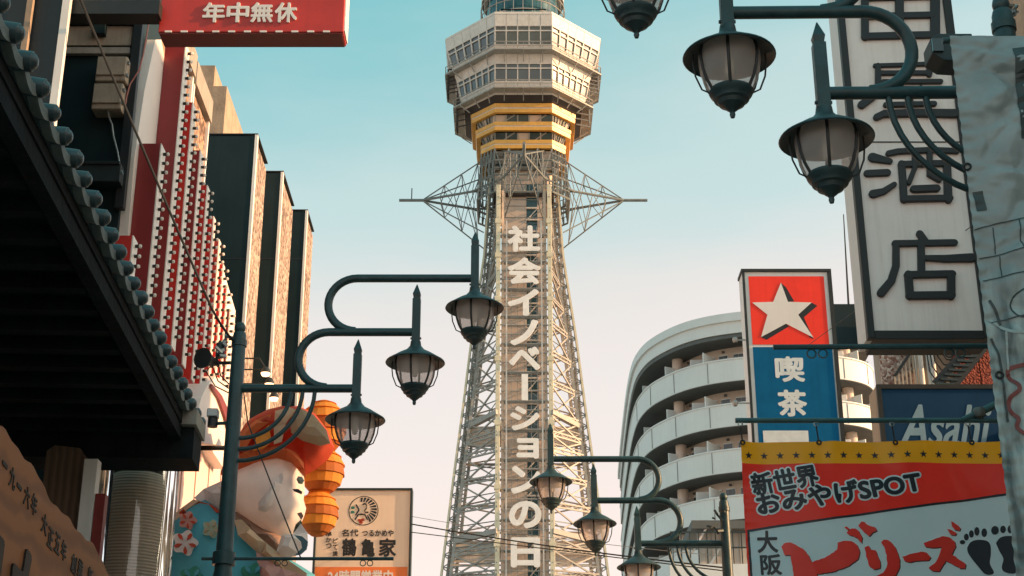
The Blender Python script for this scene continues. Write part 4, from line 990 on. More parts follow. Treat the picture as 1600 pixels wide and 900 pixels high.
for k, (cx, cy, rx, ry) in enumerate(((505, 668, 36, 42), (503, 736, 35, 36), (497, 802, 31, 34))):
    c = P(cx, cy, FY+.35); s_ = 18.3/FPX; gd = None
    for b in range(7):
        t0, t1 = math.pi*(b+.25)/7.5, math.pi*(b+1.25)/7.5; z0_, z1_ = ry*s_*1.05*math.cos(t1), ry*s_*1.05*math.cos(t0)
        r0, r1 = max(.06, rx*s_*math.sin(t1)), max(.06, rx*s_*math.sin(t0)); lip = .014
        o = MB().lathe([(r0-.02, z0_), (r0+lip, z0_+.004), (r1-.004, z1_), (r1-.03, z1_+.004)], (c.x, c.y, c.z), 16, a0=.2+k*.1, caps=True).build('paper_gourd' if gd is None else 'paper_hoop', M['gourd2'] if b in (3, 5, 6) else M['gourd'], fg if gd is None else gd)
        gd = gd or o
# struts back to the wall
for q in ((330, 700), (340, 860), (470, 700)):
    a = P(*q, FY+.25); MB().tube([a, (WX-.02, FY+.25, a.z)], .03, 6).build('strut', M['black'], fg)

# ================================================================== CREAM CRANE SIGN
YS = 24.0
cs = thing('crane_sign', 'cream signboard with crane roundel, brush characters and orange strip behind the amber gourds', 'signboard', (P(566, 830, YS).x, YS, P(566, 1000, YS).z))
b_ = (P(494, 830, YS).x, P(560, 985, YS).z, P(640, 830, YS).x, P(560, 766, YS).z)
bx('board', M['cream'], cs, b_[0], b_[2], YS, YS+.22, b_[1], b_[3], bevel=.006)
zo = P(560, 886, YS).z; bx('orange_strip', M['orange'], cs, b_[0]+.01, b_[2]-.02, YS-.006, YS-.001, b_[1]+.01, zo)
for (x0, x1, z0_, z1_) in ((b_[0]-.02, b_[2]+.03, b_[3], b_[3]+.03), (b_[2], b_[2]+.03, b_[1], b_[3]), (b_[0]-.03, b_[0], b_[1], b_[3])): bx('frame', M['steel'], cs, x0, x1, YS-.03, YS+.24, z0_, z1_)
for zz in (b_[3]-.1, b_[1]+.3): bx('bracket', M['steel'], cs, -4.35, b_[0]-.031, YS+.06, YS+.12, zz-.03, zz+.03)
def ctext(s, bb, bold=.012, m=M['ink']): text(MB(), s, face(YS-.001, .008), pbox(*bb, YS), bold).build('lettering', m, cs)
for ch, bb in (('鶴', (534,841,557,869)), ('亀', (564,842,586,870)), ('家', (592,841,619,870))): ctext(ch, bb, .03)
ctext('名代', (534,827,560,838)); ctext('つるかめや', (566,828,615,838)); 
for k, ch in enumerate('串かつ'): ctext(ch, (509,830+9.5*k,518,838+9.5*k))
for k, ch in enumerate('どて焼'): ctext(ch, (520,841+10*k,528,849+10*k))
text(MB(), '24時間営業中', face(YS-.008, .008), pbox(512, 891, 614, 912, YS), .03).build('lettering', M['white'], cs)
rc = P(568, 798, YS); rr_ = 23*24.9/FPX
def RP(a, r): return (rc.x+rr_*r*math.cos(a), rc.z+rr_*r*math.sin(a))
def flat(poly, m, nm, t0=.001, t1=.006, Yp=YS, par=None): return MB().prism(poly, lambda u, v, t: (u, Yp-t, v), t0, t1).build(nm, m, par or cs)
ro = flat([RP(2*math.pi*k/40, 1) for k in range(40)], M['ink'], 'roundel', .001, .003)
flat([RP(2*math.pi*k/40, .94) for k in range(40)], M['cream'], 'roundel_field', .004, .005, par=ro)
for k in range(11):
    a = R(-62+k*15.5); flat([RP(a, .90), RP(a+R(11), .90), RP(a+R(17), .42+.02*k), RP(a+R(10), .40+.02*k)], M['ink'], 'wing_feather', .006, .008, par=ro)
nk_ = [RP(R(100), .42), RP(R(80), .5), RP(R(60), .42), RP(R(40), .26), RP(R(10), .10), RP(R(-40), .16), RP(R(-20), .36)]
MB().tube([(x, YS-.008, z) for x, z in nk_], rr_*.05, 5).build('crane_neck', M['ink'], ro)
def hexl(cx, cz, r, ks):
    pts = [(rc.x+rr_*(cx+r*math.cos(R(60*k))), rc.z+rr_*(cz+r*math.sin(R(60*k)))) for k in ks]; mb = MB()
    for p_, q_ in zip(pts, pts[1:]): mb.beam((p_[0], YS-.009, p_[1]), (q_[0], YS-.009, q_[1]), rr_*.09, .006, (0, 1, 0))
    mb.build('shell_line', M['ink'], ro)
hexl(-.72, .05, .42, (1, 0, -1)); hexl(-.12, -.62, .42, (0, 1, 2, 3))
for cx, cz, m in ((-.72, .20, 'green'), (-.72, -.10, 'green'), (-.24, -.66, 'cap_red'), (-.02, -.62, 'cap_red'), (-.14, -.80, 'cap_red')):
    flat([(rc.x+rr_*(cx+.13*math.cos(k*math.pi/4)), rc.z+rr_*(cz+.10*math.sin(k*math.pi/4))) for k in range(8)], M[m], 'shell_mark', .006, .009, par=ro)

# ================================================================== RIGHT: STAR SIGN
M['sign_red'] = mat('sign_red', (.85, .05, .03), .4, var=.12, streak=.2, scale=2, emit=.05, spec=.2); M['sign_blue'] = mat('sign_blue', (.005, .095, .21), .5, var=.18, streak=.2, scale=2, emit=.12, spec=.06); M['sign_char'] = mat('sign_pale_blue', (.66, .74, .78), .45); M['sign_pale'] = mat('sign_pale', (.74, .75, .75), .45, var=.05, scale=2, streak=.12)  # red and blue carry a small glow, added to lift them in the shade
Y2 = 24.0
ss = thing('star_sign', 'tall red and blue lightbox sign with a white star and two characters', 'sign', (P(1235, 600, Y2).x, Y2, 0))
sx0, sx1, sz1 = P(1160, 430, Y2).x, P(1296, 430, Y2).x, P(1225, 425, Y2).z
sz0 = P(1225, 800, Y2).z; dp = .42
bx('cabinet', M['sign_pale'], ss, sx0, sx1, Y2+.02, Y2+dp, sz0, sz1, bevel=.006)
bx('edge_frame', M['black'], ss, sx0-.005, sx0+.035, Y2-.02, Y2+.019, sz0, sz1); bx('edge_frame', M['black'], ss, sx1-.035, sx1+.03, Y2-.02, Y2+dp, sz0, sz1); bx('edge_frame', M['black'], ss, sx0-.02, sx1+.03, Y2-.025, Y2+dp, sz1+.001, sz1+.05)
zm = P(1235, 541, Y2).z
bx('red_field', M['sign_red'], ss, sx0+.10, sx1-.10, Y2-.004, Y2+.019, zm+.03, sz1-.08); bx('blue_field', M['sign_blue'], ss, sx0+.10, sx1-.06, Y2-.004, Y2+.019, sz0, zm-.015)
bx('back_plate', M['sign_pale'], ss, sx0+.036, sx1-.036, Y2+.004, Y2+.0185, sz0, sz1)
def S2(px, py): q = P(px, py, Y2); return (q.x, q.z)
st = [(1220,442),(1231,472),(1268,473),(1247,492),(1271,528),(1228,506),(1189,527),(1199,492),(1175,473),(1208,472)]
shp = [(1220,442),(1227,449),(1241,472),(1268,473),(1277,478),(1251,498),(1251,496),(1271,530),(1264,528),(1228,509),(1200,531),(1189,527),(1210,490)]
flat([S2(a, b) for a, b in [(1220,442),(1228,449),(1241,471),(1231,472)]], M['ink'], 'star_shadow', .005, .007, Y2, ss)
flat([S2(a, b) for a, b in [(1268,473),(1277,478),(1256,496),(1271,530),(1265,527),(1247,492)]], M['ink'], 'star_shadow', .005, .007, Y2, ss)
flat([S2(a, b) for a, b in [(1189,527),(1198,531),(1233,510),(1228,506)]], M['ink'], 'star_shadow', .005, .007, Y2, ss)
flat([S2(a, b) for a, b in st], M['sign_pale'], 'star', .008, .012, Y2, ss)
text(MB(), '喫', face(Y2-.004, .003), pbox(1211, 557, 1257, 597, Y2), .035).build('character', M['sign_char'], ss)
text(MB(), '茶', face(Y2-.004, .003), pbox(1215, 609, 1261, 651, Y2), .035).build('character', M['sign_char'], ss)
q = pbox(1194, 673, 1265, 740, Y2); bx('white_panel', M['sign_char'], ss, q[0], q[2], Y2-.008, Y2-.0045, q[1], q[3])
bx('post', M['steel'], ss, .5*(sx0+sx1)-.08, .5*(sx0+sx1)+.08, Y2+.15, Y2+.30, 0, sz0+.02)
for py in (528, 627): MB().lathe([(.001, .05), (.04, .04), (.05, 0), (.03, -.05)], (P(1150, py, Y2).x, Y2+.1, P(1150, py, Y2).z), 10).build('side_lamp', M['galv'], ss, smooth=True); q = P(1150, py, Y2); bx('side_lamp_arm', M['galv'], ss, q.x, sx0, Y2+.09, Y2+.11, q.z-.01, q.z+.01)
# ================================================================== RIGHT: WHITE SIGN WITH BLACK CHARACTERS
Y3 = 13.0
ws = thing('white_lightbox_sign', 'tall white lightbox sign with thick black characters in a black frame', 'sign', (3.75, Y3, 0))
wx0, wx1, wz0 = P(1356, 525, Y3).x, P(1546, 517, Y3).x, P(1400, 530, Y3).z; wz1 = P(1400, -140, Y3).z
M['lightbox'] = mat('opal_sign_face', (.84, .77, .73), .4, var=.10, scale=1.2, streak=.28, emit=.02)  # slight emission added to brighten the shaded face
bx('cabinet', M['sign_pale'], ws, wx0, wx1, Y3+.03, Y3+.40, wz0+.02, wz1)
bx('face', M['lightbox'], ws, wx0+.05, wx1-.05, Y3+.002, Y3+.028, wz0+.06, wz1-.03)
bx('frame', M['black'], ws, wx0-.006, wx0+.06, Y3-.03, Y3+.05, wz0, wz1, bevel=.006); bx('frame', M['black'], ws, wx1-.06, wx1+.02, Y3-.03, Y3+.41, wz0, wz1, bevel=.006)
bx('frame', M['black'], ws, wx0+.061, wx1-.061, Y3-.03, Y3+.41, wz0-.01, wz0+.075, bevel=.006)
def q7(L): return [(1200+x/2.77, 225+y/2.77) for x, y in L]
def q3(L): return [(1300+x/4.5, y/4.5) for x, y in L]
k7, k3 = 1/2.77, 1/4.5
CH = {'field': [(q3([(228,-190),(230,268)]), 46*k3), (q3([(228,262),(730,250)]), 46*k3), (q3([(722,-190),(722,258)]), 58*k3), (q3([(240,122),(700,112)]), 42*k3), (q3([(470,-190),(472,250)]), 52*k3), (q3([(228,-10),(722,-22)]), 44*k3)],
 'house': [(q3([(300,468),(500,462),(690,455)]), 26*k3), (q3([(686,458),(680,530)]), 36*k3), (q3([(335,520),(685,518)]), 30*k3), (q3([(320,468),(322,600),(295,680),(205,745)]), [32*k3, 48*k3]), (q3([(355,582),(760,580)]), 30*k3), (q3([(490,590),(425,668),(610,652)]), 26*k3), (q3([(620,620),(650,672)]), 24*k3), (q3([(375,745),(715,737)]), 32*k3), (q3([(310,832),(360,808),(600,802),(860,806)]), [40*k3, 54*k3]), (q3([(545,670),(548,800)]), 34*k3)],
 'liquor': [(q7([(452,62),(525,78)]), [36*k7, 22*k7]), (q7([(428,131),(515,127)]), 26*k7), (q7([(452,220),(500,208),(545,178)]), [30*k7, 18*k7]), (q7([(520,45),(560,36),(700,30),(815,34)]), 22*k7), (q7([(576,90),(582,170),(586,245)]), 26*k7), (q7([(574,92),(780,87)]), 24*k7), (q7([(772,88),(778,245)]), 28*k7), (q7([(585,242),(785,238)]), 24*k7), (q7([(632,40),(632,110),(608,172)]), 18*k7), (q7([(697,40),(697,140),(738,160)]), 20*k7), (q7([(628,200),(728,196)]), 26*k7)],
 'shop': [(q7([(655,392),(676,425)]), [26*k7, 30*k7]), (q7([(548,434),(805,430)]), 24*k7), (q7([(552,435),(552,530),(532,595),(488,648)]), [24*k7, 30*k7]), (q7([(660,432),(662,560)]), 26*k7), (q7([(672,497),(760,500),(880,496)]), [20*k7, 32*k7]), (q7([(605,568),(612,662)]), 28*k7), (q7([(602,570),(795,566)]), 26*k7), (q7([(790,568),(790,662)]), 28*k7), (q7([(610,660),(792,658)]), 28*k7)]}
fw = lambda u, v, t: (u, Y3-t, v)
for nm, sts in CH.items():
    mb = MB()
    for i, (pp_, w_) in enumerate(sts):
        kk = 14.0/FPX; pts = [(P(a_, b_, Y3).x, P(a_, b_, Y3).z) for a_, b_ in pp_]
        brushed(mb, pts, [x_*kk*1.25 for x_ in w_] if isinstance(w_, list) else w_*kk*1.25, fw, -.004, .030+.0012*i)
    mb.build('character', M['ink'], ws, bevel=.005)
bx('panel_seam', M['steel'], ws, wx0+.062, wx1-.062, Y3-.004, Y3+.001, P(1400, 222, Y3).z-.006, P(1400, 222, Y3).z+.006)
for zz in (wz0+.3, wz0+1.6): bx('bracket', M['black'], ws, wx1+.02, 5.85, Y3+.12, Y3+.22, zz-.05, zz+.05)
ib = thing('brown_building', 'brown rendered building at the edge of the street behind the grey banner', 'building', (8, 13.5, 0))
bx('wall', M['brown_wall'], ib, 5.8, 11, 11.6, 15.4, 0, 13.5); bx('cornice', M['concrete'], ib, 5.7, 11.1, 11.5, 15.5, 13.5, 13.8); bx('base', M['concrete'], ib, 5.72, 5.8, 11.6, 15.4, 0, 1.0)
nb_ = thing('near_building', 'brown plastered house wall carrying the banners', 'building', (7, 8.8, 0))
bx('wall', M['brown_wall'], nb_, 4.25, 9, 6.7, 11.0, 0, 7.6); bx('cornice', M['concrete'], nb_, 4.2, 9, 6.65, 11.05, 7.6, 7.8); bx('base', M['concrete'], nb_, 4.18, 4.25, 6.7, 11.0, 0, 1.0)
ob_ = thing('shade_house', 'plain plastered house out of view, added to shade the eave and signboard', 'building', (12, 0, 0)); bx('wall', M['brown_wall'], ob_, 9.6, 16, -7, 6.5, 0, 11.8); bx('cornice', M['concrete'], ob_, 9.5, 16, -7.1, 6.55, 11.8, 12.0)  # unseen house added to keep the sun off the eave and carved board

# ================================================================== RIGHT: BEER SIGN, TILED BUILDING WITH STAIR
Y4 = 21.0
asg = thing('blue_beer_sign', 'blue lightbox sign with pale slanted Latin lettering behind the red banner', 'sign', (6.2, Y4, 0))
ax0, ax1 = P(1373, 640, Y4).x, P(1585, 640, Y4).x; az1, az0 = P(1450, 601, Y4).z, P(1450, 725, Y4).z
bx('cabinet', M['ply'], asg, ax0, ax1, Y4+.03, Y4+.5, az0, az1-.01); M['beer_blue'] = mat('deep_blue_face', (.006, .045, .11), .45, var=.15, scale=2, streak=.2, spec=.15)
bx('blue_face', M['beer_blue'], asg, ax0+.06, ax1-.06, Y4+.001, Y4+.028, az0+.05, az1-.06)
for q in ((ax0-.004, ax0+.06, az0, az1), (ax1-.06, ax1, az0, az1)): bx('frame', M['black'], asg, q[0], q[1], Y4-.02, Y4+.04, q[2], q[3])
bx('frame', M['black'], asg, ax0+.061, ax1-.061, Y4-.02, Y4+.04, az1-.065, az1); bx('frame', M['black'], asg, ax0+.061, ax1-.061, Y4-.02, Y4+.04, az0, az0+.05)
text(MB(), 'Asahi', face(Y4+.001, .004), pbox(1402, 632, 1552, 700, Y4), .02, .42).build('lettering', mat('pale_blue_lettering', (.20, .34, .44), .5), asg)
bb_ = thing('corner_shop_building', 'concrete shop building carrying the blue sign', 'building', (9, 22.5, 0))
bx('wall', M['concrete'], bb_, 7.05, 12, 20.6, 25.2, 0, 7.6); bx('parapet', M['brown_wall'], bb_, 7.0, 12.05, 20.55, 25.25, 7.6, 7.9); bx('base', M['brown_wall'], bb_, 6.99, 7.05, 20.6, 25.2, 0, .8)
M['red_pebble'] = pebble('red_stone_chip', (.40, .085, .055), (.16, .035, .03), 26); M['white_pebble'] = pebble('white_stone_chip', (.66, .56, .50), (.20, .08, .06), 20)
Y5 = 27.0
rb = thing('stone_chip_building', 'building of red and white stone-chip panels with an outside stair', 'building', (9, 30, 0))
rx_ = [P(p_, 570, Y5).x for p_ in (1376, 1426, 1490, 1530, 1600)]; rzt = P(1400, 470, Y5).z
bx('wall', M['concrete'], rb, rx_[0], 13, Y5+.06, Y5+.5, 0, rzt)
bx('white_panel', M['white_pebble'], rb, rx_[0], rx_[1], Y5, Y5+.058, 0, rzt-.2)
bx('red_panel', M['red_pebble'], rb, rx_[2], rx_[3]-.01, Y5, Y5+.058, 0, rzt-.2); bx('red_panel', M['red_pebble'], rb, rx_[3]+.01, rx_[4], Y5, Y5+.058, 0, rzt-.2)
for k, px in enumerate((1430, 1436, 1448, 1455)):
    x = P(px, 570, Y5).x; MB().tube([(x, Y5-.1, 0), (x, Y5-.1, rzt-.3)], .035+.02*(k % 2), 10).build('riser_pipe', M['white'] if k % 2 else M['a_wall'], rb, smooth=True)
stp_ = MB().beam(P(1462, 600, Y5-.6), P(1520, 536, Y5-.6), .05, .16).build('stair_stringer', M['black'], rb); MB().beam(P(1490, 602, Y5-.6), P(1542, 536, Y5-.6), .05, .16).build('stair_stringer', M['black'], rb)
for k in range(10):
    f = k/9; a, b = P(1462, 600, Y5-.6).lerp(P(1520, 536, Y5-.6), f), P(1490, 602, Y5-.6).lerp(P(1542, 536, Y5-.6), f); MB().beam(a, b, .10, .04).build('stair_tread', M['steel'], rb)
MB().beam(P(1398, 588, Y5-.3), P(1430, 540, Y5-.3), .05).build('stair_rail', M['black'], rb)
for k in range(7):
    q = P(1398, 588, Y5-.3).lerp(P(1430, 540, Y5-.3), k/6); MB().beam(q, q-Vector((0,0,.75)), .03).build('baluster', M['ply'], rb)
for k in range(5):
    q = P(1446+5*k, 536, Y5-.5); MB().tube([q, q-Vector((-.02,0,.55-.1*k)), q-Vector((-.12,0,.72-.1*k)), q-Vector((-.3-.1*k,0,.76-.1*k))], .014, 6).build('stair_guard', M['black'], rb)
bx('stair_landing', M['concrete'], rb, P(1455, 536, Y5).x, P(1560, 536, Y5).x, Y5-.9, Y5, P(1500, 536, Y5).z, P(1500, 530, Y5).z)
dk = thing('dark_signboard', 'plain dark board between the star sign and the white sign', 'signboard', (7, 27.6, 10))
a, b = P(1288, 541, 27.6), P(1420, 475, 27.6); bx('panel', M['dark_teal'], dk, a.x, b.x, 27.6, 27.75, a.z, b.z); bx('rear_frame', M['black'], dk, a.x+.1, b.x-.05, 27.751, 27.83, a.z+.1, b.z-.1)
bx('post', M['black'], dk, b.x-.2, b.x-.1, 27.84, 27.94, rzt, b.z-.05)
tag(MB().tube([P(1326, 478, 27.8), P(1318, 335, 27.8)], [.022, .010], 6).build('antenna_mast', M['black']), 'thin bare antenna mast standing on the dark board', 'antenna')
# small rooftop hut behind the far lamp post
Y6 = 44.0
hb = thing('rooftop_hut', 'pale corrugated rooftop hut with dark eave and railings behind the far lamp post', 'hut', (6, 45, 0))
x0, x1 = P(1078, 860, Y6).x, P(1162, 860, Y6).x; zt_, zm_ = P(1100, 818, Y6).z, P(1100, 880, Y6).z
M['corr'] = mat('corrugated_sheet', (.52, .48, .44), .6, var=.08, scale=2, streak=.5)
bx('building_base', M['a_wall'], hb, x0-.6, x1+1.5, Y6, Y6+6, 0, zm_-.02)
k = 0; x = x0+.3
while x < x1+1.2: bx('sheet', M['corr'], hb, x, x+.2, Y6+.5+.03*(k % 2), Y6+.6, zm_, zt_-.1); x += .205; k += 1
bx('eave', M['a_soffit'], hb, x0+.1, x1+1.3, Y6+.1, Y6+3, zt_-.12, zt_+.12)
for k in range(12): bx('rail_post', M['steel'], hb, x0-.5+.25*k, x0-.47+.25*k, Y6+.05, Y6+.08, zm_, zm_+.9)
for zz in (.45, .9): bx('rail', M['steel'], hb, x0-.55, x1+.9, Y6+.04, Y6+.09, zm_+zz, zm_+zz+.04)
for f in (.15, .75): MB().beam((x0+f*1.2-.3, Y6+.2, zm_), (x0+f*1.2+.4, Y6+.2, zt_), .06).build('prop', M['white'], hb)

# ================================================================== RIGHT: RED AND YELLOW BANNER
Y7 = 9.5
M['cl_red'] = thin(mat('red_vinyl', (.96, .05, .035), .33, var=.06, scale=2, coat=.2), .5); M['cl_yel'] = thin(mat('yellow_vinyl', (1.0, .48, .02), .33, var=.06, scale=2, coat=.2), .5)
M['cl_pale'] = thin(mat('pale_vinyl', (.62, .86, .98), .38, var=.04, scale=2, coat=.1), .5); M['cl_halo'] = mat('pale_print', (.80, .90, .94), .4, var=.04); M['cl_ink'] = mat('navy_print', (.012, .022, .035), .4); M['cl_brush'] = mat('red_print', (.95, .045, .03), .36, var=.06)
def B2(px, py): q = P(px, py, Y7); return (q.x, q.z)
bx0, bz1 = B2(1157, 690); bx1, _ = B2(1592, 690); bz0 = B2(1300, 1010)[1]
def wave(x, z):
    u = (x-bx0)/(bx1-bx0); h = (bz1-z)
    w_ = .012*math.sin(u*17+h*2.2)*math.exp(-h*1.5)+.010*math.sin(u*7+h*3.1)+.006*math.sin(u*31-h*9)*(.3+.7*math.exp(-h*2))
    for k in range(4):
        xh = (k*.325+.005); w_ -= .016*math.exp(-((u-xh)/.03)**2)*math.exp(-h*9)
    if u < .07: w_ += .006*math.sin(h*70)*(1-u/.07)
    return w_+.004*_n.noise(Vector((x*6, z*6, 0)))
def BN(u, v, t): return (u, Y7+wave(u, v)-t, v)
def cloth(name, m, x0, x1, z0, z1, t, par, nx, nz, zt=None):
    vs, fs = [], []
    for j in range(nz+1):
        for i in range(nx+1):
            x = x0+(x1-x0)*i/nx; zz1 = zt(x) if zt else z1; z = z0+(zz1-z0)*j/nz; vs.append(BN(x, z, t))
    for j in range(nz):
        for i in range(nx): a = j*(nx+1)+i; fs.append((a, a+1, a+nx+2, a+nx+1))
    return MB().add(vs, fs).build(name, m, par, smooth=True)
rbn = thing('red_banner', 'red, yellow and pale banner with stars, Japanese lettering and footprints hanging on a rod', 'banner', (.5*(bx0+bx1), Y7, bz0))
zy = B2(1300, 724)[1]
cloth('yellow_band', M['cl_yel'], bx0, bx1, zy, bz1, 0, rbn, 110, 12)
pA, pB = B2(1168, 828), B2(1592, 769)
def diag(x): return pA[1]+(pB[1]-pA[1])*(x-pA[0])/(pB[0]-pA[0])
def redcut():
    vs, fs, nx_, nz_ = [], [], 110, 20
    for j in range(nz_+1):
        for i in range(nx_+1):
            x = pA[0]+.006+(bx1-pA[0]-.006)*i/nx_; z0_ = diag(x)-.006; vs.append(BN(x, z0_+(zy-z0_)*j/nz_, 0))
    for j in range(nz_):
        for i in range(nx_): a_ = j*(nx_+1)+i; fs.append((a_, a_+1, a_+nx_+2, a_+nx_+1))
    MB().add(vs, fs).build('red_field', M['cl_red'], rbn, smooth=True)
redcut()
cloth('red_selvedge', M['cl_red'], bx0, pA[0]+.006, bz0, zy, 0, rbn, 8, 90)
cloth('pale_field', M['cl_pale'], pA[0]+.0062, bx1, bz0, 0, .0, rbn, 100, 50, lambda x: diag(x)-.0062)
mbk = MB()
for i in range(60):
    xa, xb = pA[0]+(bx1-pA[0])*i/60, pA[0]+(bx1-pA[0])*(i+1)/60
    mbk.add([BN(xa, diag(xa)-.011, .005), BN(xb, diag(xb)-.011, .005), BN(xb, diag(xb)+.004, .005), BN(xa, diag(xa)+.004, .005)], [(0,1,2,3)])
for i in range(30):
    za, zb2 = bz0+.02+(pA[1]-bz0-.02)*i/30, bz0+.02+(pA[1]-bz0-.02)*(i+1)/30
    mbk.add([BN(pA[0], za, .005), BN(pA[0]+.014, za, .005), BN(pA[0]+.014, zb2, .005), BN(pA[0], zb2, .005)], [(0,1,2,3)])
mbk.build('black_border', M['cl_ink'], rbn)
for k in range(17):
    cx, cz = B2(1170+24.65*k, 711.5-.02*k); r = .0265
    mb = MB(); pts = [(cx+(r if j % 2 == 0 else r*.40)*math.sin(j*math.pi/5), cz+(r if j % 2 == 0 else r*.40)*math.cos(j*math.pi/5)) for j in range(10)]
    mb.add([BN(cx, cz, .005)]+[BN(u, v, .005) for u, v in pts], [(0, j+1, (j+1) % 10+1) for j in range(10)]); mb.build('star', M['cl_ink'], rbn)
def rot_text(s, px0, py0, px1, hpx, ang, bold_o=.105, bold_i=.038):
    o_ = B2(px0, py0); e_ = B2(px1, py0); L_ = e_[0]-o_[0]; H = B2(px0, py0-hpx)[1]-o_[1]; ca, sa = math.cos(ang), math.sin(ang)
    for bold, t, m, nm in ((bold_o, .005, M['cl_halo'], 'letter_halo'), (bold_i, .008, M['cl_ink'], 'lettering')):
        text(MB(), s, lambda u, v, tt: BN(o_[0]+u*ca-v*sa, o_[1]+u*sa+v*ca, t+.001*tt), (0, 0, L_, H), bold, 0, (s, bold_i)).build(nm, m, rbn)
rot_text('新世界', 1178, 775, 1284, 36, R(8.5)); rot_text('おみやげSPOT', 1186, 806, 1448, 36, R(8.0))
text(MB(), '大', lambda u, v, t: BN(u, v, .006+.001*t), (*B2(1184, 864), *B2(1214, 829)), .03).build('lettering', M['cl_ink'], rbn)
text(MB(), '阪', lambda u, v, t: BN(u, v, .006+.001*t), (*B2(1189, 899), *B2(1220, 866)), .03).build('lettering', M['cl_ink'], rbn)
def za(p): return (1140+p[0]/4.092, 680+p[1]/4.092)
def zc(p): return (1360+p[0]/4.092, 680+p[1]/4.092)
brush = [[za(p) for p in q] for q in (
 [(330,715),(350,690),(385,688),(420,705),(470,735),(500,770),(522,815),(600,790),(685,735),(690,690),(725,678),(775,680),(812,705),(830,750),(818,795),(760,840),(660,875),(555,893),(560,960),(620,1010),(700,1020),(700,1060),(560,1060),(450,1020),(410,930),(385,770),(350,770)],
 [(745,625),(775,602),(800,600),(825,615),(845,655),(838,692),(815,662),(770,645)], [(820,580),(838,556),(860,556),(880,578),(930,590),(938,612),(912,625),(890,650),(855,620)],
 [(860,720),(885,710),(900,735),(930,740),(962,820),(960,850),(920,862),(890,840),(875,790)], [(730,590),(745,588),(765,602),(752,612)])]
brush += [[zc(p) for p in q] for q in (
 [(65,690),(78,672),(105,674),(130,690),(160,730),(185,800),(185,850),(160,895),(100,940),(30,965),(-10,955),(30,905),(80,880),(105,840),(100,770),(85,715)],
 [(200,780),(250,765),(320,748),(360,752),(385,780),(375,800),(310,805),(240,815),(215,805)],
 [(337,690),(370,680),(420,660),(460,645),(500,650),(540,680),(548,710),(520,760),(570,795),(610,825),(605,852),(575,850),(485,802),(440,870),(400,870),(370,850),(420,810),(450,740),(455,715),(400,720),(350,715)],
 [(515,550),(545,565),(575,595),(570,610),(540,605),(520,580)], [(490,600),(520,605),(550,625),(545,640),(515,638)])]
def rough(pp):
    o_ = []
    for i in range(len(pp)):
        a, b = Vector(pp[i]), Vector(pp[(i+1) % len(pp)]); n = max(1, int((b-a).length/3.5))
        for k in range(n): q = a.lerp(b, k/n); o_.append((q.x+_n.noise(Vector((q.x*.5, q.y*.5, 1)))*1.1, q.y+_n.noise(Vector((q.x*.5, q.y*.5, 7)))*1.1))
    return o_
def printed(poly, t, m, nm, dx=0, dy=0):
    pts = [Vector(B2(a+dx, b+dy)) for a, b in poly]; n = len(pts)
    vs, _, fs, *_r = delaunay_2d_cdt(pts, [(i, (i+1) % n) for i in range(n)], [], 1, 1e-6)
    MB().add([BN(v.x, v.y, t) for v in vs], [tuple(f) for f in fs]).build(nm, m, rbn)
for q in brush:
    r_ = rough(q); printed(r_, .0055, M['cl_ink'], 'brush_shadow', 1.6, 1.4); printed(r_, .008, M['cl_brush'], 'brush_stroke')
foot1 = [(620,720),(640,685),(680,668),(740,672),(768,700),(772,760),(765,820),(790,875),(770,892),(730,885),(690,840),(650,790),(625,750)]
foot2 = [(803,690),(830,655),(880,645),(930,655),(965,690),(970,750),(955,830),(930,880),(890,885),(850,870),(840,840),(850,790),(825,740)]
for f_ in (foot1, foot2): sm = catmull(f_+[f_[0]], 4)[:-1]; printed([zc(p) for p in sm], .006, M['cl_ink'], 'footprint')
for cx, cy, rx, ry in ((590,683,18,14),(615,650,16,22),(648,630,16,24),(683,613,17,28),(730,622,18,28),(797,608,24,28),(847,603,18,24),(892,603,17,26),(928,622,17,20),(962,650,18,17)):
    printed([zc((cx+rx*math.cos(k*math.pi/8), cy+ry*math.sin(k*math.pi/8))) for k in range(16)], .006, M['cl_ink'], 'toe_print')
M['pole'] = mat('chipped_teal_pole', (.05, .13, .14), .45, .1, .3, 9, dirt=.85, bump=.1)
pz = B2(1300, 657)[1]; pp = thing('banner_rod', 'chipped teal steel rod holding the red banner, braced to the right wall', 'rod', (2.4, Y7, pz))
MB().tube([(B2(1149, 657)[0], Y7, pz), (B2(1516, 655)[0], Y7, pz)], .017, 10).build('rod', M['pole'], pp, smooth=True)
e_ = B2(1516, 655); MB().tube([(e_[0]-.05, Y7, pz), (e_[0]+.16, Y7, pz+.10), (4.26, Y7+.1, pz+.42)], [.022, .026, .02], 10).build('brace', M['pole'], pp, smooth=True)
MB().tube([(e_[0], Y7, pz), (4.26, Y7+.1, pz+.02)], .016, 10).build('stay', M['pole'], pp, smooth=True)
MB().lathe([(.032, -.03), (.04, -.02), (.04, .02), (.032, .03)], (e_[0]+.06, Y7-.01, pz+.05), 12, caps=True).build('clamp', M['rust'], pp, smooth=True)
for k, px in enumerate((1158, 1277, 1396, 1515)):
    x = B2(px, 690)[0]; hk = thing('banner_hook', 'steel eye hook linking the red banner to its rod', 'hook', (x, Y7, bz1), 'eye hooks on the banner rod')
    MB().tube([(x+.014*math.cos(a*math.pi/6), Y7-.006, pz-.025+.014*math.sin(a*math.pi/6)) for a in range(13)], .0045, 5, False).build('upper_ring', M['galv'], hk, smooth=True)
    MB().tube([(x, Y7-.006, pz-.036), (x+.006, Y7-.01, bz1+.01)], .005, 6).build('shank', M['black'], hk, smooth=True)
    MB().tube([(x+.006+.013*math.cos(a*math.pi/6), Y7-.024, bz1-.012+.013*math.sin(a*math.pi/6)) for a in range(13)], .006, 6, False).build('eyelet', M['black'], hk, smooth=True)

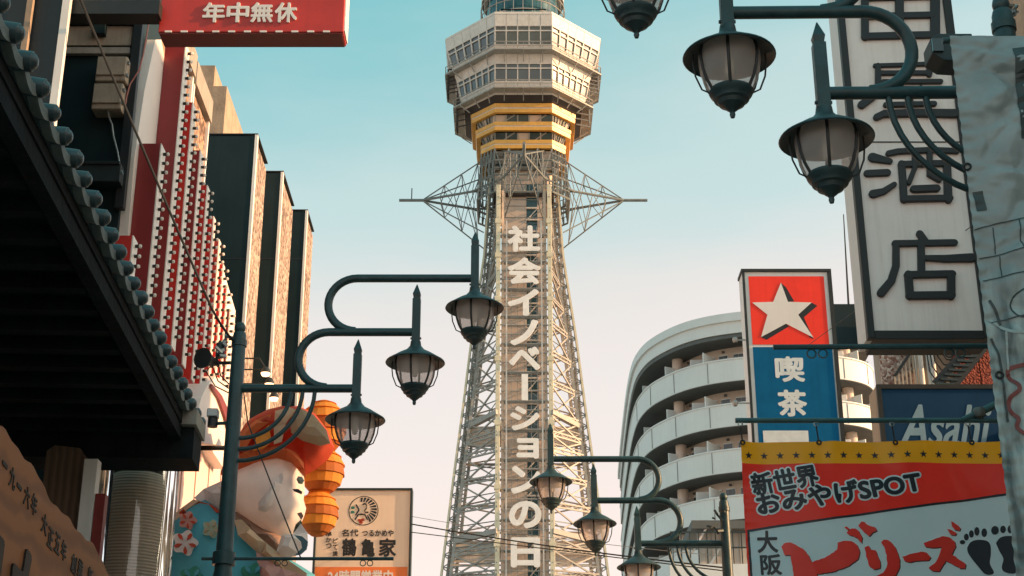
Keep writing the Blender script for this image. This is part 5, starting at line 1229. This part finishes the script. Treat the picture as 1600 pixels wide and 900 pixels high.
# ================================================================== RIGHT: CREASED GREY BANNER
def grey_print():
    m = mat('grey_printed_vinyl', (.31, .37, .385), .42, var=.25, scale=3.0, coat=.12); n = m.node_tree.nodes; l = m.node_tree.links
    b = n['Principled BSDF']; tcn = [q for q in n if q.type == 'TEX_COORD'][0]
    mp = n.new('ShaderNodeMapping'); mp.inputs['Scale'].default_value = (9, 9, 2.0); l.new(tcn.outputs['Object'], mp.inputs[0])
    nz = n.new('ShaderNodeTexNoise'); nz.inputs['Scale'].default_value = 1.3; nz.inputs['Detail'].default_value = 7; l.new(mp.outputs[0], nz.inputs['Vector'])
    r = n.new('ShaderNodeValToRGB'); r.color_ramp.elements[0].position = .38; r.color_ramp.elements[1].position = .6; r.color_ramp.elements[0].color = (.09, .13, .14, 1); r.color_ramp.elements[1].color = (.42, .50, .50, 1); l.new(nz.outputs['Fac'], r.inputs[0])
    old = b.inputs['Base Color'].links[0].from_socket; mm = n.new('ShaderNodeMix'); mm.data_type = 'RGBA'
    sx = n.new('ShaderNodeSeparateXYZ'); l.new(tcn.outputs['Object'], sx.inputs[0]); mr = n.new('ShaderNodeMapRange'); mr.inputs[1].default_value = 1.75; mr.inputs[2].default_value = 1.35; l.new(sx.outputs['Z'], mr.inputs[0])
    l.new(mr.outputs[0], mm.inputs[0]); l.new(old, mm.inputs[6]); l.new(r.outputs[0], mm.inputs[7]); l.new(mm.outputs[2], b.inputs['Base Color']); return thin(m, .12)
Y8 = 7.0
gx0 = P(1484, 60, Y8).x; gx1 = gx0+1.35; gz1 = P(1500, 56, Y8).z; gz0 = gz1-3.0
gb = thing('grey_banner', 'creased grey vinyl banner printed with a drawn scene, hanging on the right', 'banner', (gx0+.6, Y8, gz0))
def crease(x, z):
    qx, qz = x+.10*_n.noise(Vector((x*4, z*4, 2))), z+.10*_n.noise(Vector((x*4, z*4, 8)))
    def facet(sx, sz, sh, seed): d = _n.voronoi(Vector((qx*sx+qz*sh, qz*sz-qx*sh, seed)))[0]; return d[1]-d[0]
    ed = max(0, 1-(x-gx0)/.07)
    hold = min(1, max(0, (x-gx0)/.22))*min(1, max(0, (gz1-z)/.15))
    return .015*_n.noise(Vector((x*1.6, z*1.1, 0)))+hold*(.085*facet(2.4, 3.6, 1.4, 3)+.045*facet(5, 8, 2.5, 9))+.012*facet(7, 10, 3, 5)+.004*_n.noise(Vector((x*22, z*22, 4)))+ed*.006*math.sin(z*85+3*_n.noise(Vector((0, z*9, 0))))
def GB(u, v, t): return (u, Y8-crease(u, v)-t, v)
vs, fs = [], []; nx, nz_ = 130, 290
for j in range(nz_+1):
    for i in range(nx+1): vs.append(GB(gx0+(gx1-gx0)*i/nx, gz0+(gz1-gz0)*j/nz_, 0))
for j in range(nz_):
    for i in range(nx): a = j*(nx+1)+i; fs.append((a, a+1, a+nx+2, a+nx+1))
MB().add(vs, fs).build('sheet', grey_print(), gb, smooth=True)
def stroke(px_pts, w_, m, nm, closed=False):
    pts = [Vector((P(a, b, Y8).x, P(a, b, Y8).z)) for a, b in px_pts]; sm = []
    sm = catmull(pts, 10) if len(pts) > 2 else [pts[0].lerp(pts[1], k/14) for k in range(15)]
    mb = MB(); L_, n = [], len(sm)
    for i, p_ in enumerate(sm):
        d = (sm[min(i+1, n-1)]-sm[max(i-1, 0)]).normalized(); nn = Vector((-d.y, d.x))*w_/2
        if p_.x-abs(nn.x) < gx0+.01: nn = nn*.6
        L_ += [GB(p_.x+nn.x, p_.y+nn.y, .004), GB(p_.x-nn.x, p_.y-nn.y, .004)]
    mb.add(L_, [(2*i, 2*i+1, 2*i+3, 2*i+2) for i in range(n-1)]); mb.build(nm, m, gb)
M['g_line'] = mat('drawn_line_print', (.035, .055, .06), .45); M['g_red'] = mat('maroon_outline_print', (.19, .035, .035), .4); M['g_light'] = mat('pale_print', (.36, .42, .42), .45)
stroke([(1612,572),(1590,574),(1574,580),(1576,592),(1588,602),(1590,612),(1578,622),(1575,636),(1580,646),(1590,655),(1588,668),(1598,678),(1612,684)], .020, M['g_red'], 'cloud_outline')
for q in ([(1522,360),(1560,350),(1620,340)], [(1530,405),(1570,398),(1620,390)], [(1535,440),(1580,432),(1620,425)], [(1548,505),(1575,500),(1620,490)]): stroke(q, .006, M['g_line'], 'drawn_line')
for q in ([(1551,356),(1555,398)], [(1561,402),(1564,436)], [(1590,345),(1594,392)]): stroke(q, .006, M['g_line'], 'drawn_line')
stroke([(1612,452),(1596,456),(1582,466),(1578,480),(1586,494),(1602,498),(1612,496)], .008, M['g_line'], 'drawn_ring'); stroke([(1545,470),(1556,490),(1562,510)], .014, M['g_line'], 'drawn_shape'); stroke([(1548,530),(1560,560),(1566,600),(1574,660)], .012, M['g_line'], 'drawn_shape')
stroke([(1588,80),(1596,140),(1603,220)], .06, M['g_line'], 'drawn_shape'); stroke([(1527,300),(1534,330)], .05, M['g_line'], 'drawn_shape')
stroke([(1545,500),(1575,520),(1600,524)], .016, M['g_light'], 'drawn_shape'); stroke([(1570,520),(1574,580)], .010, M['g_light'], 'drawn_shape')
for py in (261, 587):
    q = P(1511 if py < 300 else 1561, py, Y8); MB().tube([GB(q.x+.016*math.cos(a*math.pi/8), q.z+.016*math.sin(a*math.pi/8), .006) for a in range(17)], .006, 6, False).build('eyelet', M['black'], gb, smooth=True)
MB().tube([(gx0-.03, Y8+.03, gz1-.012), (4.27, Y8+.03, gz1+.015)], .017, 10).build('rod', M['post'], gb, smooth=True)
fl_ = thing('flood_light', 'small square flood light tucked behind the corner of the grey banner', 'flood light', (gx0-.02, Y8+.3, P(1470, 95, Y8).z))
a, b = P(1458, 94, Y8+.2), P(1490, 52, Y8+.2)
MB().prism([(a.x, a.z+.045), (a.x, b.z-.03), (a.x+.05, b.z), (b.x+.1, b.z), (b.x+.1, a.z-.01), (a.x+.06, a.z)], lambda u, v, t: (u, Y8+.2+t, v), 0, .16).build('housing', M['steel'], fl_, bevel=.006)
bx('lens', M['a_glass'], fl_, a.x+.002, a.x+.06, Y8+.185, Y8+.198, a.z+.05, b.z-.04); MB().tube([(b.x+.08, Y8+.28, b.z-.05), (4.27, Y8+.28, b.z-.05)], .016, 8).build('arm', M['steel'], fl_)

# ================================================================== OVERHEAD CABLES
cable('overhead_cable', 'upper of two black overhead cables crossing below the tower lettering', sagged(P(638, 818, 24.1), P(1140, 888, 18.4), .04), .011, None, 'overhead cables across the street')
cable('overhead_cable', 'lower black overhead cable crossing below the tower lettering', sagged(P(638, 831, 24.1), P(1140, 893, 18.4), .0), .008, None, 'overhead cables across the street')
cable('overhead_cable', 'thin pale cable above the two black overhead cables', sagged(P(638, 806, 24.1), P(1140, 870, 18.4), .05), .0045, M['galv'], 'overhead cables across the street')
cable('guy_wire', 'thin wire slanting up across the white sign from the star sign', sagged(P(1255, 545, 20), P(1520, 352, 12.8), .0), .004)
